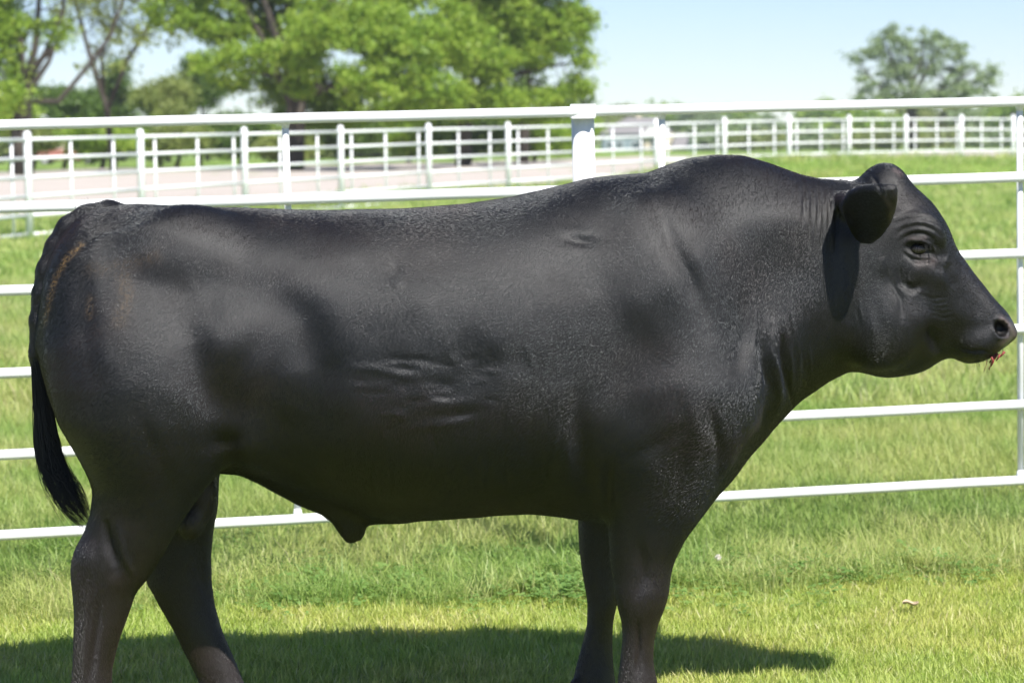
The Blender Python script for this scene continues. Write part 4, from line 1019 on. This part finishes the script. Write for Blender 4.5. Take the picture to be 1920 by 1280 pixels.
gm = MB(); gm.poly([(q0-.3, Yg-.4, ze-.1), (qm, Yg-.4, zk+.08), (qm, Yg+7, zk+.08), (q0-.3, Yg+7, ze-.1)]); gm.poly([(qm, Yg-.4, zk+.08), (q1+.3, Yg-.4, ze-.1), (q1+.3, Yg+7, ze-.1), (qm, Yg+7, zk+.08)])
gm.poly([(w0-.3, Yg+1.6, ze-.25), (q0+.5, Yg+1.6, ze-.25), (q0+.5, Yg+4.2, zk+.6), (w0+.6, Yg+4.2, zk+.6)]); gm.poly([(w0+.6, Yg+4.2, zk+.6), (q0+.5, Yg+4.2, zk+.6), (q0+.5, Yg+7, ze-.25), (w0-.3, Yg+7, ze-.25)])
gm.build('roof', M_ROOF, GA, go)
c = gp(1301, 280); MB().box((c.x-.9, Yg-.06, zb), (c.x+.9, Yg-.01, zb+1.9)).build('door', M_GLASS, GA, go)

# red car, far left; its cream cab colour stands in for windscreen glare
Yc = 158
def cp(px, py): return at(px, py, Yc)
CA = empty('parked_car', (cp(120, 0).x, Yc, float(gz(cp(120, 0).x, Yc))), 'far pale topped red car parked left, between two far fence pickets', 'car')
M_CAR = simple('red_car_paint', (.42, .16, .14), .4); M_CREAM = simple('cream_top_glare', (.75, .66, .55), .5); M_TYRE = simple('tyre', (.03, .03, .03), .8); M_RIM = simple('rim', (.45, .45, .45), .4)
def prism(prof, y0, y1):
    mb = MB(); n_ = len(prof); mb.v = [Vector((x, y0, z)) for x, z in prof]+[Vector((x, y1, z)) for x, z in prof]
    mb.f = [tuple(range(n_)), tuple(range(2*n_-1, n_-1, -1))]+[((k+1) % n_, k, k+n_, (k+1) % n_+n_) for k in range(n_)]; return mb
lift = .35
body_p = [(-2.15, .35), (-2.2, .75), (-2.0, .93), (-1.1, 1.0), (.55, 1.0), (1.5, .9), (2.1, .75), (2.2, .5), (2.15, .33)]
top_p = [(-2.0, .95), (-1.55, 1.38), (-1.0, 1.5), (-.2, 1.5), (.35, 1.32), (.85, 1.0)]
prism([(x, z+lift*0) for x, z in body_p], -.85, .85).build('body', M_CAR, CA); prism(top_p, -.72, .72).build('cab', M_CREAM, CA)
for y_ in (-.735, .735-.012):
    prism([(-1.65, 1.02), (-1.4, 1.35), (-.6, 1.4), (-.6, 1.02)], y_, y_+.012).build('side_window', M_GLASS, CA)
for x in (-1.4, 1.4):
    for y_ in (-.8, .8):
        w_ = MB().tube([(x, y_-.1, .32), (x, y_+.1, .32)], .32, 16).build('wheel', M_TYRE, CA, (0, 0, 0)); MB().tube([(x, y_-.115, .32), (x, y_+.115, .32)], .19, 12).build('rim', M_RIM, w_)
for y_ in (-.6, .6): MB().box((2.17, y_-.15, .55), (2.22, y_+.15, .68)).build('headlight', M_CREAM, CA)

# ------------------------------------------------------------------ grass: blades in tufts, instanced over the ground
GC = bpy.data.collections.new('tuft_sources')
def tuft(name, nb, spread, hgt, wid, matl, seed, bend=.5, dry=.1, clover=False):
    r = np.random.default_rng(seed); v = []; f = []; tone = []
    for i in range(nb):
        a = r.uniform(0, 6.283); rr_ = spread*math.sqrt(r.random()); bx, by = rr_*math.cos(a), rr_*math.sin(a)
        h = hgt*r.uniform(.45, 1.15); w = wid*r.uniform(.6, 1.2); d = r.uniform(0, 6.283); bn = bend*h*r.uniform(.15, 1.3)
        lx, ly = math.cos(d)*bn, math.sin(d)*bn; fx, fy = -math.sin(d+r.normal()*.4), math.cos(d+r.normal()*.4)
        t = 1. if r.random() < dry else r.random()*.7
        b = len(v)
        if clover:
            c = np.array([bx, by, h]); k = 3
            for q in range(k):
                aa = d+2.094*q; o = c+np.array([math.cos(aa), math.sin(aa), .15*r.normal()])*w*1.1; e1 = np.array([math.cos(aa), math.sin(aa), .3*r.normal()])*w; e2 = np.array([-math.sin(aa), math.cos(aa), .2*r.normal()])*w*.9
                b = len(v); v += [c, o-e2*.9+e1*.2, o+e1*.75, o+e2*.9+e1*.2]; f.append((b, b+1, b+2, b+3)); tone += [t]*4
            continue
        for s_, k in ((0, 1), (.55, .75)):
            px_, py_, pz = bx+lx*s_**2, by+ly*s_**2, h*s_
            v += [(px_-fx*w*k/2, py_-fy*w*k/2, pz-.005), (px_+fx*w*k/2, py_+fy*w*k/2, pz-.005)]; tone += [t, t]
        v.append((bx+lx, by+ly, h*(1-.25*min(1, bn/h)))); tone.append(t); v.append(v[-1]); tone.append(t)
        f += [(b, b+1, b+3, b+2), (b+2, b+3, b+5, b+4)]
    me_ = bpy.data.meshes.new(name); me_.from_pydata([tuple(q) for q in v], [], f)
    at2 = me_.attributes.new('tone', 'FLOAT', 'POINT'); at2.data.foreach_set('value', np.array(tone, np.float32)); me_.materials.append(matl)
    o = bpy.data.objects.new(name, me_); return o
def scatter(name, label, srcs, P, scale, seed, tilt=.15):
    c = bpy.data.collections.new(name+'_sources')
    for o in srcs: c.objects.link(o)
    r = np.random.default_rng(seed); n_ = len(P)
    me_ = bpy.data.meshes.new(name); me_.vertices.add(n_); me_.vertices.foreach_set('co', P.astype(np.float32).ravel())
    rot = np.stack([r.normal(size=n_)*tilt, r.normal(size=n_)*tilt, r.uniform(0, 6.283, n_)], 1).astype(np.float32)
    a = me_.attributes.new('rot', 'FLOAT_VECTOR', 'POINT'); a.data.foreach_set('vector', rot.ravel())
    a = me_.attributes.new('scl', 'FLOAT', 'POINT'); a.data.foreach_set('value', (scale*r.uniform(.7, 1.25, n_)).astype(np.float32))
    a = me_.attributes.new('pick', 'INT', 'POINT'); a.data.foreach_set('value', r.integers(0, len(srcs), n_).astype(np.int32))
    o = link(name, me_); tag(o, label, None, None, 'stuff')
    ng = bpy.data.node_groups.new(name, 'GeometryNodeTree'); ng.interface.new_socket('Geometry', in_out='INPUT', socket_type='NodeSocketGeometry'); ng.interface.new_socket('Geometry', in_out='OUTPUT', socket_type='NodeSocketGeometry')
    gi = ng.nodes.new('NodeGroupInput'); go_ = ng.nodes.new('NodeGroupOutput'); ip = ng.nodes.new('GeometryNodeInstanceOnPoints'); ci = ng.nodes.new('GeometryNodeCollectionInfo')
    ci.inputs['Collection'].default_value = c; ci.inputs['Separate Children'].default_value = True; ci.inputs['Reset Children'].default_value = True
    def na(nm, ty): q = ng.nodes.new('GeometryNodeInputNamedAttribute'); q.data_type = ty; q.inputs['Name'].default_value = nm; return q.outputs['Attribute']
    er = ng.nodes.new('FunctionNodeEulerToRotation'); L_ = ng.links.new
    L_(gi.outputs[0], ip.inputs['Points']); L_(ci.outputs[0], ip.inputs['Instance']); ip.inputs['Pick Instance'].default_value = True
    L_(na('pick', 'INT'), ip.inputs['Instance Index']); L_(na('rot', 'FLOAT_VECTOR'), er.inputs[0]); L_(er.outputs[0], ip.inputs['Rotation']); L_(na('scl', 'FLOAT'), ip.inputs['Scale'])
    L_(ip.outputs[0], go_.inputs[0]); m_ = o.modifiers.new('scatter', 'NODES'); m_.node_group = ng
    return o
gr = np.random.default_rng(99)
def pts(y0, y1, dens, margin=.8, keep=None):
    """random ground points inside the seen wedge with a margin to both sides"""
    wf = lambda y: .2118*y+margin
    A = (y1-y0)*(wf(y0)+wf(y1)); n_ = int(A*dens); y = gr.uniform(y0, y1, int(n_*1.6)); x = gr.uniform(-wf(y1), wf(y1), len(y)); m_ = np.abs(x) < wf(y); x, y = x[m_][:n_], y[m_][:n_]
    if keep is not None: k_ = keep(x, y); x, y = x[k_], y[k_]
    return np.stack([x, y, gz(x, y)], 1)
edge = lambda x: 8.05+.12*x+.06*np.sin(x*5)+.05*np.sin(x*11+1)            # where the mown strip ends, just before the fence
S1 = [tuft('mown_tuft', 26, .05, .045, .0042, M_MOWN, 1+k, .7, .14) for k in range(5)]
scatter('mown_grass', 'short yellow green mown grass under the bull', S1, pts(4.4, 9.3, 1150, 1.7, lambda x, y: y < edge(x)+gr.normal(size=len(x))*.06), 1., 1)
S2 = [tuft('tall_tuft', 22, .06, .14, .0048, M_TALL, 20+k, .8, .07) for k in range(5)]
scatter('tall_grass', 'taller unmown grass under and beyond the near fence', S2, pts(7.4, 13, 520, 1.7, lambda x, y: (y > edge(x)-.04+gr.normal(size=len(x))*.06)), .85, 2)
S3 = [tuft('field_tuft', 34, .16, .17, .009, M_TALL, 30+k, .8, .12) for k in range(4)]
scatter('field_grass', 'uneven field grass between the two fences', S3, pts(13, 24, 90, 2.5), 1., 3)
S4 = [tuft('coarse_tuft', 40, .4, .13, .02, M_TALL, 40+k, .7, .12) for k in range(4)]
def no_lot(x, y):
    ne = np.interp(x, [p[0] for p in near_e], [p[1] for p in near_e]); return y < ne-.5
scatter('rough_grass', 'rough grass in front of the far fence', S4, pts(24, 60, 9, 5, no_lot), .9, 4)
S6 = [tuft('stem_tuft', 5, .05, .2, .0036, M_TALL, 70+k, .6, .55) for k in range(3)]
scatter('tall_stems', 'scattered longer grass stems and dry straws', S6, pts(7.9, 14, 26, 1.7, lambda x, y: y > edge(x)), 1., 6)
S5 = [tuft('clover_tuft', 26, .13, .05, .010, M_CLOVER, 50+k, .5, 0, True) for k in range(3)]
nc = lambda x, y: (np.exp(-((x-.0)/.75)**2-((y-8.35)/.35)**2)+.7*np.exp(-((x-1.1)/.4)**2-((y-8.35)/.12)**2)+.35*np.exp(-((x+1.3)/.5)**2-((y-8.8)/.5)**2)) > gr.random(len(x))
scatter('clover', 'patch of dark green clover below the near fence', S5, pts(7.6, 9.6, 330, .5, nc), 1., 5)

# a dry curled leaf and two clover heads in the grass
M_DRY = simple('dry_leaf', (.42, .33, .22), .7); M_CLHEAD = simple('white_clover_head', (.7, .65, .6), .8); M_STEM = simple('green_stem', (.12, .25, .05))
def on_ground(px, py):
    lo, hi = 3., 20.
    for _ in range(40):
        m_ = (lo+hi)/2; p_ = at(px, py, m_)
        if p_.z > float(gz(p_.x, m_)): lo = m_
        else: hi = m_
    return at(px, py, lo)
g = on_ground(1707, 1162); bm = bmesh.new(); gw = 9
grid = [[bm.verts.new(((i/8-.5)*.05, (j/4-.5)*.045*math.sin(math.pi*(i+.6)/9.2), .052+.004*math.sin(i*.8)+.0022*(j-2)**2)) for j in range(5)] for i in range(9)]
for i in range(8):
    for j in range(4): bm.faces.new((grid[i][j], grid[i+1][j], grid[i+1][j+1], grid[i][j+1]))
m_ = bpy.data.meshes.new('dry_leaf'); bm.to_mesh(m_); bm.free(); m_.materials.append(M_DRY)
o = link('dry_leaf', m_, None, g); tag(o, 'small pale dry curled leaf lying on the mown grass lower right', 'leaf'); so_ = o.modifiers.new('t', 'SOLIDIFY'); so_.thickness = .0012
for px, py, lab in ((1347, 1082, 'pale clover flower head in the grass right of the near foreleg'),):
    g = on_ground(px, py+10); t_ = empty('clover_flower', g, lab, 'flower')
    bm = bmesh.new(); r_ = random.Random(px)
    for k in range(60):
        d_ = Vector((r_.gauss(0, 1), r_.gauss(0, 1), r_.gauss(.3, 1))).normalized(); mt = Matrix.Translation(Vector((0, 0, .09))+d_*.008) @ d_.to_track_quat('Z', 'Y').to_matrix().to_4x4()
        bmesh.ops.create_cone(bm, segments=4, radius1=.0018, radius2=.0006, depth=.008, cap_ends=True, matrix=mt)
    m_ = bpy.data.meshes.new('flower_head'); bm.to_mesh(m_); bm.free(); m_.materials.append(M_CLHEAD); link('flower_head', m_, t_)
    MB().tube([(0, 0, 0), (.004, 0, .05), (0, 0, .085)], .0012, 6).build('stem', M_STEM, t_)

# ------------------------------------------------------------------ thin summer haze
hz = bpy.data.materials.new('haze'); hz.use_nodes = True; nt = hz.node_tree; nt.nodes.clear()
out = N(nt, 'ShaderNodeOutputMaterial'); pv = N(nt, 'ShaderNodeVolumePrincipled'); pv.inputs['Density'].default_value = .0003; pv.inputs['Color'].default_value = (.9, .95, 1, 1)
nt.links.new(pv.outputs[0], out.inputs['Volume'])
mb = MB().box((-700, -12, -12), (700, 620, 26)); o = mb.build('haze', hz); tag(o, 'thin pale summer haze over the field', None, None, 'stuff')
